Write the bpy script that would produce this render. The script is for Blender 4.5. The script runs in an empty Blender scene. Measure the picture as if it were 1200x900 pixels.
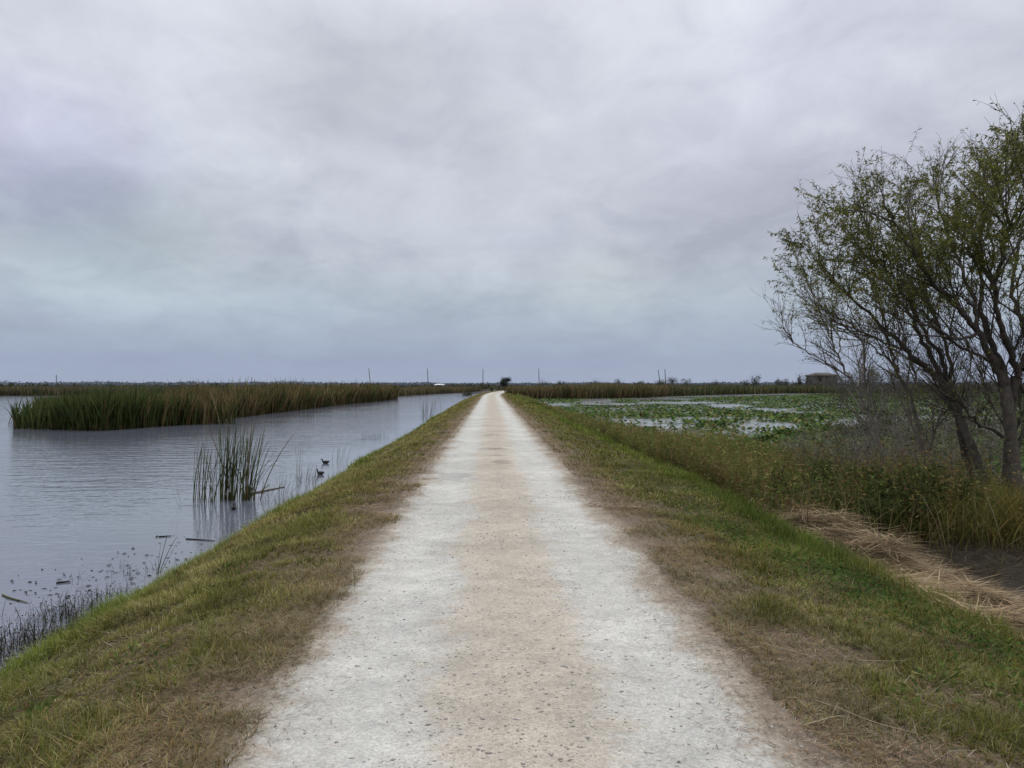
import bpy, math
import numpy as np
from mathutils import Vector

RNG = np.random.default_rng(7)
R = math.radians
scene = bpy.context.scene
COL = scene.collection
WATER_Z = -0.9
EYE = 1.65
YAW = math.atan(25 / 880)


# ------------------------------------------------------------------ helpers
def at_depth(px, py, t):
    """point seen at (px, py) of the 1200x900 photograph, t metres ahead"""
    a, b = (px - 600) / 880 * t, -(py - 450) / 880 * t
    c, s = math.cos(YAW), math.sin(YAW)
    return np.array([a * c + t * s, -a * s + t * c, EYE + b])


def at_plane(px, py, z=WATER_Z):
    return at_depth(px, py, (EYE - z) * 880 / (py - 450))


def road_x(y):
    y = np.asarray(y, float)
    q = np.clip(y, 100, 190) - 100
    return 0.0006 * q ** 2 + np.clip(y - 190, 0, 400) * 0.108


def vnoise(x, y, scale=1.0, seed=0):
    x = np.asarray(x, float) * scale + seed * 17.31
    y = np.asarray(y, float) * scale - seed * 9.77
    xi, yi = np.floor(x).astype(np.int64), np.floor(y).astype(np.int64)
    xf, yf = x - xi, y - yi
    xf, yf = xf * xf * (3 - 2 * xf), yf * yf * (3 - 2 * yf)

    def h(a, b):
        n = (a * 374761393 + b * 668265263 + seed * 1442695041) & 0xFFFFFFFF
        n = ((n ^ (n >> 13)) * 1274126177) & 0xFFFFFFFF
        n = n ^ (n >> 16)
        return (n & 0xFFFF) / 65535.0
    return (h(xi, yi) * (1 - xf) * (1 - yf) + h(xi + 1, yi) * xf * (1 - yf)
            + h(xi, yi + 1) * (1 - xf) * yf + h(xi + 1, yi + 1) * xf * yf)


def sstep(a, b, x):
    t = np.clip((x - a) / (b - a), 0, 1)
    return t * t * (3 - 2 * t)


PROF_U = np.array([-4000, -9, -7, -5.2, -4.08, -3.4, -2.8, -2.25, -1.7, -1.0, 0.15, 1.4, 2.1, 2.8, 3.6, 4.2, 4.7, 5.3, 6.2, 7.5, 9, 4000])
PROF_Z = np.array([-1.7, -1.7, -1.6, -1.35, -0.92, -0.55, -0.27, -0.10, -0.03, 0.0, 0.025, 0.0, -0.04, -0.13, -0.27, -0.42, -0.60, -0.75, -0.86, -1.15, -1.6, -1.7])
SPIT_U = np.array([-4000, 4.7, 5.3, 6.2, 7.5, 12, 14.5, 17, 4000])
SPIT_Z = np.array([-9, -0.60, -0.74, -0.80, -0.70, -0.66, -0.9, -1.6, -9])


def ground_z(x, y):
    x, y = np.asarray(x, float), np.asarray(y, float)
    u = x - road_x(y)
    wob = (vnoise(x, y, 0.35, 3) - .5) * 0.5 + (vnoise(x, y, 1.1, 4) - .5) * 0.22
    edge = sstep(2.2, 3.6, np.abs(u))
    z = np.interp(u + wob * edge, PROF_U, PROF_Z)
    w = sstep(23, 19, y + (vnoise(x, y, 0.3, 8) - .5) * 4) * (y > -30)
    zs = np.interp(u, SPIT_U, SPIT_Z)
    z = np.where(u > 4.7, z * (1 - w) + np.maximum(z, zs) * w, z)
    far = sstep(215, 240, y) * 1.0
    land = -0.72 + (vnoise(x, y, 0.02, 5) - .5) * 0.15
    z = np.where(np.abs(u) > 3, z * (1 - far) + np.maximum(z, land) * far, z)
    back = sstep(150, 175, np.abs(x)) * 1.0
    z = np.where(np.abs(u) > 3, z * (1 - back) + np.maximum(z, land) * back, z)
    rough = sstep(1.5, 2.4, np.abs(u - .15))
    z = z + rough * ((vnoise(x, y, 3.5, 1) - .5) * 0.06 + (vnoise(x, y, 9, 2) - .5) * 0.03)
    tracks = np.exp(-((u + .62) / .33) ** 2) + np.exp(-((u - .98) / .33) ** 2)
    z = z - 0.022 * tracks * (np.abs(u) < 2.2)
    return z


def tag(o, label=None, cat=None, group=None, kind=None):
    for k, v in (('label', label), ('category', cat), ('group', group), ('kind', kind)):
        if v:
            o[k] = v
    return o


def link(o, parent=None):
    COL.objects.link(o)
    if parent is not None:
        o.parent = parent
    return o


def raw_mesh(name, V, F, C=None, mat=None, attrs=None, smooth=False):
    V = np.asarray(V, np.float32)
    F = np.asarray(F, np.int32)
    me = bpy.data.meshes.new(name)
    k = F.shape[1]
    me.vertices.add(len(V))
    me.vertices.foreach_set('co', V.ravel())
    me.loops.add(F.size)
    me.loops.foreach_set('vertex_index', F.ravel())
    me.polygons.add(len(F))
    me.polygons.foreach_set('loop_start', np.arange(len(F), dtype=np.int32) * k)
    if smooth:
        me.polygons.foreach_set('use_smooth', np.ones(len(F), bool))
    if C is not None:
        ca = me.color_attributes.new('Col', 'FLOAT_COLOR', 'POINT')
        rgba = np.ones((len(V), 4), np.float32)
        rgba[:, :3] = C
        ca.data.foreach_set('color', rgba.ravel())
    for n, arr in (attrs or {}).items():
        a = me.attributes.new(n, 'FLOAT', 'POINT')
        a.data.foreach_set('value', np.asarray(arr, np.float32).ravel())
    me.update(calc_edges=True)
    if mat:
        me.materials.append(mat)
    return me


def mesh_obj(name, V, F, C=None, mat=None, parent=None, loc=(0, 0, 0), attrs=None, smooth=False):
    V = np.asarray(V, float) - np.asarray(loc, float)
    o = bpy.data.objects.new(name, raw_mesh(name, V, F, C, mat, attrs, smooth))
    o.location = loc
    return link(o, parent)


def empty(name, loc):
    o = bpy.data.objects.new(name, None)
    o.location = [float(v) for v in loc]
    o.empty_display_size = 0.2
    return link(o)


def child_mesh(name, V, F, C, mat, root, smooth=False):
    """mesh given in world coordinates, linked under an empty that is only translated"""
    V = np.asarray(V, float) - np.array(root.location)
    o = bpy.data.objects.new(name, raw_mesh(name, V, F, C, mat, None, smooth))
    return link(o, root)


def copy_tree(src, loc, rz=0.0, s=1.0, name=None):
    c = src.copy()
    COL.objects.link(c)
    c.location = [float(v) for v in loc]
    c.rotation_euler = (0, 0, rz)
    c.scale = (s, s, s) if np.isscalar(s) else s
    for ch in src.children:
        d = ch.copy()
        COL.objects.link(d)
        d.parent = c
    return c


def join(parts):
    V, F, C, n = [], [], [], 0
    for v, f, c in parts:
        if len(v) == 0:
            continue
        V.append(v); F.append(f + n); C.append(c)
        n += len(v)
    return np.concatenate(V), np.concatenate(F), np.concatenate(C)


# ------------------------------------------------------------------ blades, leaves, tubes
def blades(P, L, W, az, lean, curl, c0, c1, segs=2, twist=None):
    """tapered curved ribbons. lean: angle from vertical at the base, curl: extra angle at the tip"""
    N = len(P)
    P = np.asarray(P, float)
    dirh = np.stack([np.cos(az), np.sin(az), 0 * az], 1)
    ta = az + (np.pi / 2 if twist is None else np.pi / 2 + twist)
    side = np.stack([np.cos(ta), np.sin(ta), 0 * az], 1)
    nv = segs * 2 + 1
    V = np.empty((N, nv, 3)); C = np.empty((N, nv, 3))
    cur = P.copy()
    step = (L / segs)[:, None]
    for k in range(segs + 1):
        f = k / segs
        if k == segs:
            V[:, 2 * k] = cur
            C[:, 2 * k] = c1
        else:
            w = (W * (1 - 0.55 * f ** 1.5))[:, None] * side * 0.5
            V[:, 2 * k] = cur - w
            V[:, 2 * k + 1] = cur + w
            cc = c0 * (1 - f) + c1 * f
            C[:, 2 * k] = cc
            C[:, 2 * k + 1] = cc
        th = lean + curl * (k + .5) / segs
        cur = cur + step * (np.sin(th)[:, None] * dirh + np.cos(th)[:, None] * np.array([0, 0, 1.0]))
    T = []
    for k in range(segs - 1):
        a = 2 * k
        T += [(a, a + 1, a + 3), (a, a + 3, a + 2)]
    a = 2 * (segs - 1)
    T += [(a, a + 1, a + 2)]
    T = np.array(T)
    F = (np.arange(N)[:, None, None] * nv + T[None]).reshape(-1, 3)
    return V.reshape(-1, 3), F, C.reshape(-1, 3)


def leaves(P, D, L, W, c, rng=RNG, fold=0.15):
    """diamond leaves from P along D"""
    N = len(P)
    D = D / (np.linalg.norm(D, axis=1, keepdims=True) + 1e-9)
    rv = rng.normal(size=(N, 3))
    S = np.cross(D, rv)
    S /= (np.linalg.norm(S, axis=1, keepdims=True) + 1e-9)
    Nn = np.cross(S, D)
    m = P + D * (L * .42)[:, None]
    V = np.stack([P, m + S * (W / 2)[:, None] + Nn * (W * fold)[:, None],
                  P + D * L[:, None], m - S * (W / 2)[:, None] + Nn * (W * fold)[:, None]], 1)
    T = np.array([(0, 1, 2), (0, 2, 3)])
    F = (np.arange(N)[:, None, None] * 4 + T[None]).reshape(-1, 3)
    C = np.repeat(c[:, None, :], 4, 1)
    return V.reshape(-1, 3), F, C.reshape(-1, 3)


def tube(pts, rad, sides=5, col=(.1, .08, .06), col2=None):
    pts = np.asarray(pts, float); rad = np.asarray(rad, float)
    n = len(pts)
    tan = np.gradient(pts, axis=0)
    tan /= np.linalg.norm(tan, axis=1, keepdims=True) + 1e-9
    ref = np.array([0.31, 0.93, 0.2])
    a = np.cross(tan, ref); a /= np.linalg.norm(a, axis=1, keepdims=True) + 1e-9
    b = np.cross(tan, a)
    ang = np.arange(sides) / sides * 2 * np.pi
    V = (pts[:, None, :] + rad[:, None, None] * (np.cos(ang)[None, :, None] * a[:, None, :] + np.sin(ang)[None, :, None] * b[:, None, :])).reshape(-1, 3)
    F = []
    for i in range(n - 1):
        for j in range(sides):
            p, q = i * sides + j, i * sides + (j + 1) % sides
            F += [(p, q, q + sides), (p, q + sides, p + sides)]
    col = np.asarray(col, float)
    if col2 is None:
        C = np.tile(col, (len(V), 1))
    else:
        f = np.repeat(np.linspace(0, 1, n), sides)[:, None]
        C = col * (1 - f) + np.asarray(col2, float) * f
    return V, np.array(F), C


def smooth_path(pts, rad, n=4):
    """resample a polyline with catmull-rom"""
    pts = np.asarray(pts, float); rad = np.asarray(rad, float)
    P = np.vstack([2 * pts[0] - pts[1], pts, 2 * pts[-1] - pts[-2]])
    out, ro = [], []
    for i in range(1, len(P) - 2):
        for k in range(n):
            t = k / n
            p0, p1, p2, p3 = P[i - 1], P[i], P[i + 1], P[i + 2]
            out.append(.5 * (2 * p1 + (p2 - p0) * t + (2 * p0 - 5 * p1 + 4 * p2 - p3) * t * t + (3 * p1 - p0 - 3 * p2 + p3) * t ** 3))
            ro.append(rad[i - 1] * (1 - t) + rad[i] * t)
    out.append(pts[-1]); ro.append(rad[-1])
    return np.array(out), np.array(ro)


def box(x0, x1, y0, y1, z0, z1, col):
    V = np.array([(x, y, z) for z in (z0, z1) for y in (y0, y1) for x in (x0, x1)], float)
    Q = [(0, 2, 3, 1), (4, 5, 7, 6), (0, 1, 5, 4), (2, 6, 7, 3), (0, 4, 6, 2), (1, 3, 7, 5)]
    F = np.array([t for q in Q for t in ((q[0], q[1], q[2]), (q[0], q[2], q[3]))])
    return V, F, np.tile(np.array(col, float), (8, 1))


def ellipsoid(c, r, col, seg=12, rings=8, rot=None):
    V, F = [], []
    for i in range(rings + 1):
        th = math.pi * i / rings
        for j in range(seg):
            ph = 2 * math.pi * j / seg
            V.append((math.sin(th) * math.cos(ph), math.sin(th) * math.sin(ph), math.cos(th)))
    for i in range(rings):
        for j in range(seg):
            a, b = i * seg + j, i * seg + (j + 1) % seg
            F += [(a, a + seg, b + seg), (a, b + seg, b)]
    V = np.array(V) * np.array(r)
    if rot is not None:
        V = V @ np.array(rot).T
    return V + np.array(c), np.array(F), np.tile(np.array(col, float), (len(V), 1))


def colmix(cols, w, jitter=.18, rng=RNG):
    """random pick from a palette with weights, with brightness jitter"""
    cols = np.array(cols, float)
    w = np.asarray(w, float)
    n = len(w) if w.ndim == 2 else None
    if n is None:
        raise ValueError
    cs = np.cumsum(w / w.sum(1, keepdims=True), 1)
    k = np.minimum((rng.random(n)[:, None] > cs).sum(1), len(cols) - 1)
    c = cols[k]
    return c * (1 + rng.normal(0, jitter, (n, 1))).clip(.45, 1.7)


# ------------------------------------------------------------------ materials
def nt(mat):
    mat.use_nodes = True
    t = mat.node_tree
    t.nodes.clear()
    return t


class G:
    def __init__(s, tree):
        s.t = tree

    def n(s, typ, ins=None, **props):
        nd = s.t.nodes.new(typ)
        for k, v in props.items():
            setattr(nd, k, v)
        for k, v in (ins or {}).items():
            sock = nd.inputs[k]
            if isinstance(v, bpy.types.NodeSocket):
                s.t.links.new(v, sock)
            else:
                sock.default_value = v
        return nd

    def m(s, op, a, b=0.0, c=0.0):
        return s.n('ShaderNodeMath', {0: a, 1: b, 2: c}, operation=op).outputs[0]

    def noise(s, vec, scale, detail=3.0, rough=.55, dist=0.0):
        return s.n('ShaderNodeTexNoise', {'Vector': vec, 'Scale': scale, 'Detail': detail, 'Roughness': rough, 'Distortion': dist}).outputs[0]

    def ramp(s, fac, stops, interp='LINEAR'):
        nd = s.n('ShaderNodeValToRGB', {0: fac})
        cr = nd.color_ramp
        cr.interpolation = interp
        while len(cr.elements) > 1:
            cr.elements.remove(cr.elements[-1])
        for i, (p, c) in enumerate(stops):
            e = cr.elements[0] if i == 0 else cr.elements.new(p)
            e.position = p
            e.color = tuple(c) + (1,) if not np.isscalar(c) else (c, c, c, 1)
        return nd.outputs[0]

    def mix(s, fac, a, b, blend='MIX'):
        nd = s.n('ShaderNodeMix', data_type='RGBA', blend_type=blend)
        for sock, v in ((nd.inputs[0], fac), (nd.inputs[6], a), (nd.inputs[7], b)):
            if isinstance(v, bpy.types.NodeSocket):
                s.t.links.new(v, sock)
            else:
                sock.default_value = v if np.isscalar(v) else (tuple(v) + (1,))[:4]
        return nd.outputs[2]

    def val(s, v, name, sc):
        return v


def foliage_mat(name, trans=.3, rough=.6, spec=.25, var=.25):
    m = bpy.data.materials.new(name)
    t = nt(m); g = G(t)
    a = g.n('ShaderNodeAttribute', attribute_name='Col').outputs['Color']
    pos = g.n('ShaderNodeNewGeometry').outputs['Position']
    nz = g.noise(pos, 2.2, 3)
    f = g.n('ShaderNodeMapRange', {0: nz, 1: .3, 2: .7, 3: 1 - var, 4: 1 + var}).outputs[0]
    c = g.mix(1.0, a, f, 'MULTIPLY')
    p = g.n('ShaderNodeBsdfPrincipled', {'Base Color': c, 'Roughness': rough, 'Specular IOR Level': spec})
    tr = g.n('ShaderNodeBsdfTranslucent', {'Color': c})
    mx = g.n('ShaderNodeMixShader', {0: trans, 1: p.outputs[0], 2: tr.outputs[0]})
    o = g.n('ShaderNodeOutputMaterial', {0: mx.outputs[0]})
    return m


def plain_mat(name, rough=.8, scale=8, var=.3, bump=.0, bscale=30, spec=.3):
    """colour from the mesh, broken up by noise"""
    m = bpy.data.materials.new(name)
    t = nt(m); g = G(t)
    a = g.n('ShaderNodeAttribute', attribute_name='Col').outputs['Color']
    pos = g.n('ShaderNodeTexCoord').outputs['Object']
    nz = g.noise(pos, scale, 5, .65)
    f = g.n('ShaderNodeMapRange', {0: nz, 1: .3, 2: .7, 3: 1 - var, 4: 1 + var}).outputs[0]
    c = g.mix(1.0, a, f, 'MULTIPLY')
    p = g.n('ShaderNodeBsdfPrincipled', {'Base Color': c, 'Roughness': rough, 'Specular IOR Level': spec})
    if bump:
        b = g.n('ShaderNodeBump', {'Strength': bump, 'Distance': .02, 'Height': g.noise(pos, bscale, 4)})
        t.links.new(b.outputs[0], p.inputs['Normal'])
    g.n('ShaderNodeOutputMaterial', {0: p.outputs[0]})
    return m


def ground_mat():
    m = bpy.data.materials.new('gravel_and_soil')
    t = nt(m); g = G(t)
    u = g.n('ShaderNodeAttribute', attribute_name='u').outputs['Fac']
    pos = g.n('ShaderNodeNewGeometry').outputs['Position']
    zed = g.n('ShaderNodeSeparateXYZ', {0: pos}).outputs[2]
    n1 = g.noise(pos, .9, 3)
    n2 = g.noise(pos, 5.5, 4, .6)
    n3 = g.noise(pos, 26, 4, .65)
    n4 = g.noise(pos, 95, 2, .6)
    off = g.m('ADD', g.m('MULTIPLY', g.m('SUBTRACT', n1, .5), .75), g.m('MULTIPLY', g.m('SUBTRACT', n2, .5), .42))
    off = g.m('ADD', off, g.m('MULTIPLY', g.m('SUBTRACT', n3, .5), .3))
    uu = g.m('ADD', u, off)
    fac = g.n('ShaderNodeMapRange', {0: uu, 1: -8.0, 2: 8.0, 3: 0.0, 4: 1.0}).outputs[0]
    P = lambda v: (v + 8) / 16
    white, white2 = (.550, .545, .515), (.520, .513, .48)
    tan_, tan2 = (.495, .450, .385), (.465, .42, .355)
    dirt, dirt2, soil = (.235, .192, .150), (.17, .14, .105), (.075, .06, .036)
    base = g.ramp(fac, [
        (P(-6.5), (.03, .027, .02)), (P(-4.3), (.04, .036, .02)), (P(-4.0), soil), (P(-2.3), (.10, .078, .046)), (P(-1.75), (.15,.115,.08)),
        (P(-1.30), dirt), (P(-1.14), (.37, .33, .275)), (P(-.96), white2), (P(-.62), white), (P(-.40), white2), (P(-.20), tan_),
        (P(.15), tan2), (P(.50), tan_), (P(.68), white2), (P(.94), white), (P(1.18), white2), (P(1.35), (.38, .335, .275)),
        (P(1.54), dirt), (P(2.1), dirt2), (P(2.6), (.10, .078, .046)), (P(3.9), soil), (P(4.6), (.14, .105, .065)), (P(5.2), (.06, .05, .036)), (P(7.5), (.03, .027, .02))])
    # pebbles: each cell its own tone
    vo = g.n('ShaderNodeTexVoronoi', {'Vector': pos, 'Scale': 62.0, 'Randomness': 1.0})
    tone = g.n('ShaderNodeSeparateColor', {0: vo.outputs['Color']}).outputs[0]
    tone = g.n('ShaderNodeMapRange', {0: tone, 1: 0.0, 2: 1.0, 3: .84, 4: 1.12}).outputs[0]
    vo2 = g.n('ShaderNodeTexVoronoi', {'Vector': pos, 'Scale': 19.0, 'Randomness': 1.0})
    t2 = g.n('ShaderNodeSeparateColor', {0: vo2.outputs['Color']}).outputs[1]
    t2 = g.n('ShaderNodeMapRange', {0: t2, 1: .86, 2: 1.0, 3: 1.0, 4: .62}).outputs[0]
    edge2 = g.n('ShaderNodeMapRange', {0: vo2.outputs['Distance'], 1: .012, 2: .028, 3: 1.0, 4: 0.0}).outputs[0]
    spot = g.mix(edge2, (1, 1, 1), t2)
    c = g.mix(1.0, base, tone, 'MULTIPLY')
    c = g.mix(.9, c, spot, 'MULTIPLY')
    st = g.n('ShaderNodeMapping', {'Vector': pos, 'Scale': (1.0, 1.25, 1.0)}).outputs[0]
    n5 = g.noise(st, 3.2, 5, .7)
    big = g.n('ShaderNodeMapRange', {0: n5, 1: .32, 2: .68, 3: .82, 4: 1.10}).outputs[0]
    c = g.mix(1.0, c, big, 'MULTIPLY')
    n6 = g.noise(st, .45, 4, .6)
    big2 = g.n('ShaderNodeMapRange', {0: n6, 1: .35, 2: .65, 3: .86, 4: 1.07}).outputs[0]
    c = g.mix(1.0, c, big2, 'MULTIPLY')
    # dark crust flakes on the middle strip
    fl = g.noise(st, 30, 3, .6)
    flake = g.n('ShaderNodeMapRange', {0: fl, 1: .66, 2: .74, 3: 1.0, 4: .62}).outputs[0]
    c = g.mix(.8, c, flake, 'MULTIPLY')
    mica = g.n('ShaderNodeMapRange', {0: n4, 1: .25, 2: .75, 3: .84, 4: 1.14}).outputs[0]
    c = g.mix(1.0, c, mica, 'MULTIPLY')
    # worn patches across the middle strip and a scuffed spot on the left track
    sxyz = g.n('ShaderNodeSeparateXYZ', {0: pos})
    for (px_, py_, rx_, ry_, dark) in ((.06, 18.9, .42, .30, .62), (.16, 17.0, .22, .22, .72), (.25, 15.6, .24, .5, .74), (-.62, 13.4, .42, .8, .80), (.0, 24.0, .3, .6, .78)):
        ex = g.m('MULTIPLY', g.m('SUBTRACT', sxyz.outputs[0], px_), 1 / rx_)
        ey = g.m('MULTIPLY', g.m('SUBTRACT', sxyz.outputs[1], py_), 1 / ry_)
        rr_ = g.m('SQRT', g.m('ADD', g.m('MULTIPLY', ex, ex), g.m('MULTIPLY', ey, ey)))
        rr_ = g.m('ADD', rr_, g.m('MULTIPLY', g.m('SUBTRACT', n2, .5), 2.6))
        k_ = g.n('ShaderNodeMapRange', {0: rr_, 1: .55, 2: 1.1, 3: dark, 4: 1.0}).outputs[0]
        c = g.mix(1.0, c, k_, 'MULTIPLY')
    # wet mud close to the water line, off the path
    wet = g.n('ShaderNodeMapRange', {0: zed, 1: -.74, 2: -.56, 3: 1.0, 4: 0.0}).outputs[0]
    c = g.mix(wet, c, g.mix(n2, (.045, .036, .027), (.022, .018, .014)))
    p = g.n('ShaderNodeBsdfPrincipled', {'Base Color': c, 'Roughness': .95, 'Specular IOR Level': .15})
    t.links.new(g.n('ShaderNodeMapRange', {0: wet, 3: .95, 4: .55}).outputs[0], p.inputs['Roughness'])
    h = g.m('ADD', g.m('MULTIPLY', n3, .5), g.m('MULTIPLY', n4, .25))
    h = g.m('SUBTRACT', h, g.m('MULTIPLY', vo.outputs['Distance'], 6.0 / 10))
    b = g.n('ShaderNodeBump', {'Strength': .55, 'Distance': .02, 'Height': h})
    t.links.new(b.outputs[0], p.inputs['Normal'])
    g.n('ShaderNodeOutputMaterial', {0: p.outputs[0]})
    return m


def water_mat(name, base, wave=.042, rough=.07, calm_x=None):
    m = bpy.data.materials.new(name)
    t = nt(m); g = G(t)
    pos = g.n('ShaderNodeNewGeometry').outputs['Position']
    v1 = g.n('ShaderNodeMapping', {'Vector': pos, 'Scale': (1.0, 2.2, 1), 'Rotation': (0, 0, R(8))}).outputs[0]
    v2 = g.n('ShaderNodeMapping', {'Vector': pos, 'Scale': (.35, 1.3, 1), 'Rotation': (0, 0, R(-14))}).outputs[0]
    h = g.m('ADD', g.m('MULTIPLY', g.noise(v1, 2.6, 3, .5, .4), .6), g.m('MULTIPLY', g.noise(v2, 1.3, 2, .5), 1.0))
    calm = g.noise(pos, .12, 3, .5)
    amp = g.n('ShaderNodeMapRange', {0: calm, 1: .35, 2: .65, 3: .45, 4: 1.0}).outputs[0]
    if calm_x is not None:
        xs = g.n('ShaderNodeSeparateXYZ', {0: pos}).outputs[0]
        amp = g.m('MULTIPLY', amp, g.n('ShaderNodeMapRange', {0: xs, 1: calm_x - 4.5, 2: calm_x, 3: 1.0, 4: .30}).outputs[0])
    b = g.n('ShaderNodeBump', {'Strength': amp, 'Distance': wave, 'Height': h})
    p = g.n('ShaderNodeBsdfPrincipled', {'Base Color': tuple(base) + (1,), 'Roughness': rough, 'IOR': 1.7, 'Specular IOR Level': .5, 'Normal': b.outputs[0]})
    g.n('ShaderNodeOutputMaterial', {0: p.outputs[0]})
    return m


M_GRASS = foliage_mat('grass_blade', .35, .8, .06)
M_REED = foliage_mat('reed_leaf', .25, .7, .1)
M_LEAF = foliage_mat('tree_leaf', .4, .6, .15)
M_WEED = foliage_mat('weed_leaf', .35, .75, .08)
M_PAD = foliage_mat('pad_leaf', .2, .8, .04, .35)
M_FAR = foliage_mat('distant_leaf', .2, .9, .0, .2)
M_STRAW = foliage_mat('dry_straw', .15, .85, .06)
M_BARK = plain_mat('bark', .9, 9, .4, .6, 40, .15)
M_WOOD = plain_mat('weathered_wood', .85, 6, .25, .3, 30, .2)
M_STONE = plain_mat('limestone_chip', .9, 30, .2, .2, 60, .2)
M_PAINT = plain_mat('house_board', .8, 1.5, .15, 0, 1, .2)
M_FEATHER = plain_mat('feather', .6, 25, .2, .2, 60, .3)
M_GROUND = ground_mat()
M_WATER_L = water_mat('canal_water', (.128, .142, .182), calm_x=-4.3)
M_WATER_R = water_mat('pond_water', (.36, .375, .41), .04, .06)  # pale base colour stands in for bright sky reflected by the pond

# ------------------------------------------------------------------ camera, world, sun
cam_d = bpy.data.cameras.new('camera')
cam = bpy.data.objects.new('camera', cam_d)
link(cam)
cam_d.sensor_width = 36
cam_d.lens = 36 * 880 / 1200
cam_d.clip_start = .05
cam_d.clip_end = 12000
cam.location = (0, 0, EYE)
cam.rotation_euler = (R(90), 0, -YAW)
scene.camera = cam

SUN_EL, SUN_AZ = R(52), R(25)
sun_d = bpy.data.lights.new('sun', 'SUN')
sun_d.energy = 1.1
sun_d.angle = R(32)
sun_d.color = (1, .96, .9)
sun = bpy.data.objects.new('sun', sun_d)
link(sun)
sd = Vector((math.sin(SUN_AZ) * math.cos(SUN_EL), math.cos(SUN_AZ) * math.cos(SUN_EL), math.sin(SUN_EL)))
sun.rotation_euler = sd.to_track_quat('Z', 'Y').to_euler()
sun.location = (0, 0, 60)

world = bpy.data.worlds.new('World')
scene.world = world
world.use_nodes = True
wt = world.node_tree
wt.nodes.clear()
g = G(wt)
d = g.n('ShaderNodeTexCoord').outputs['Generated']
sx = g.n('ShaderNodeSeparateXYZ', {0: d})
dz = g.m('MAXIMUM', sx.outputs[2], 0.0)
den = g.m('ADD', dz, .30)
cv = g.n('ShaderNodeCombineXYZ', {0: g.m('DIVIDE', sx.outputs[0], den), 1: g.m('DIVIDE', sx.outputs[1], den), 2: 0.0}).outputs[0]
rotv = g.n('ShaderNodeMapping', {'Vector': cv, 'Rotation': (0, 0, R(24)), 'Scale': (1.7, 1.5, 1), 'Location': (3.1, 1.7, 0)}).outputs[0]
grad = g.ramp(dz, [(0, (.36, .425, .565)), (.03, (.35, .41, .555)), (.06, (.385, .45, .57)), (.11, (.475, .54, .625)), (.17, (.55, .59, .67)),
                   (.26, (.595, .62, .705)), (.40, (.64, .67, .755)), (.62, (1.05, 1.06, 1.10)), (1.0, (1.45, 1.45, 1.47))])
c1 = g.noise(rotv, .75, 5, .52, .5)
c2 = g.noise(rotv, 2.3, 6, .58, .8)
c3 = g.noise(rotv, 5.5, 6, .6, .6)
cl = g.m('ADD', g.m('ADD', g.m('MULTIPLY', c1, .52), g.m('MULTIPLY', c2, .34)), g.m('MULTIPLY', c3, .14))
cmul = g.ramp(cl, [(.36, (.78, .78, .81)), (.45, (.91, .91, .93)), (.54, (1.04, 1.04, 1.03)), (.64, (1.16, 1.16, 1.14))])
low = g.n('ShaderNodeMapRange', {0: dz, 1: .02, 2: .14, 3: .25, 4: 1.0}).outputs[0]
cmul = g.mix(low, (1, 1, 1), cmul)
sky = g.mix(1.0, grad, cmul, 'MULTIPLY')


def blob(px, py, rad, stretch, gain):
    """one large soft cloud mass at a fixed bearing and elevation"""
    global sky
    p = at_depth(px, py, 1.0) - np.array([0, 0, EYE])
    p /= np.linalg.norm(p)
    q = g.n('ShaderNodeMapping', {'Vector': d, 'Location': (-p[0], -p[1], -p[2] * stretch), 'Scale': (1, 1, stretch)}).outputs[0]
    wob = g.n('ShaderNodeTexNoise', {'Vector': d, 'Scale': 5.0, 'Detail': 4.0}).outputs[0]
    ln = g.n('ShaderNodeVectorMath', {0: q}, operation='LENGTH').outputs['Value']
    ln = g.m('ADD', ln, g.m('MULTIPLY', g.m('SUBTRACT', wob, .5), rad * 1.1))
    f = g.n('ShaderNodeMapRange', {0: ln, 1: 0.0, 2: rad, 3: 1.0, 4: 0.0}, interpolation_type='SMOOTHSTEP').outputs[0]
    sky = g.mix(f, sky, g.mix(1.0, sky, gain, 'MULTIPLY'))


blob(130, 268, .24, 2.4, (.74, .785, .79))
blob(20, 185, .20, 1.8, (1.04, 1.03, 1.12))
blob(300, 210, .18, 1.6, (1.16, 1.18, 1.14))
blob(110, 60, .26, 1.8, (1.10, 1.10, 1.10))
blob(430, 90, .22, 2.0, (.87, .87, .87))
blob(700, 325, .13, 1.6, (1.12, 1.11, 1.03))
blob(620, 285, .20, 3.2, (.93, .93, .95))
blob(60, 330, .22, 4.0, (1.08, 1.09, 1.08))
blob(230, 350, .25, 3.5, (1.10, 1.12, 1.10))
blob(920, 50, .28, 1.5, (1.13, 1.13, 1.14))
blob(570, 170, .16, 2.0, (.93, .93, .93))
blob(830, 200, .25, 1.8, (.94, .93, .95))
nish = g.n('ShaderNodeTexSky', sky_type='NISHITA')
nish.sun_disc = False
nish.sun_elevation = SUN_EL
nish.sun_rotation = SUN_AZ
bg1 = g.n('ShaderNodeBackground', {'Color': nish.outputs[0], 'Strength': .05})
bg2 = g.n('ShaderNodeBackground', {'Color': sky, 'Strength': 1.0})
mx = g.n('ShaderNodeMixShader', {0: .93, 1: bg1.outputs[0], 2: bg2.outputs[0]})
g.n('ShaderNodeOutputWorld', {0: mx.outputs[0]})

scene.view_settings.view_transform = 'Standard'
scene.view_settings.look = 'None'
scene.view_settings.exposure = 0
scene.cycles.use_denoising = True
scene.cycles.denoising_prefilter = 'ACCURATE'
scene.cycles.max_bounces = 6
scene.cycles.transparent_max_bounces = 4

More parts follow.
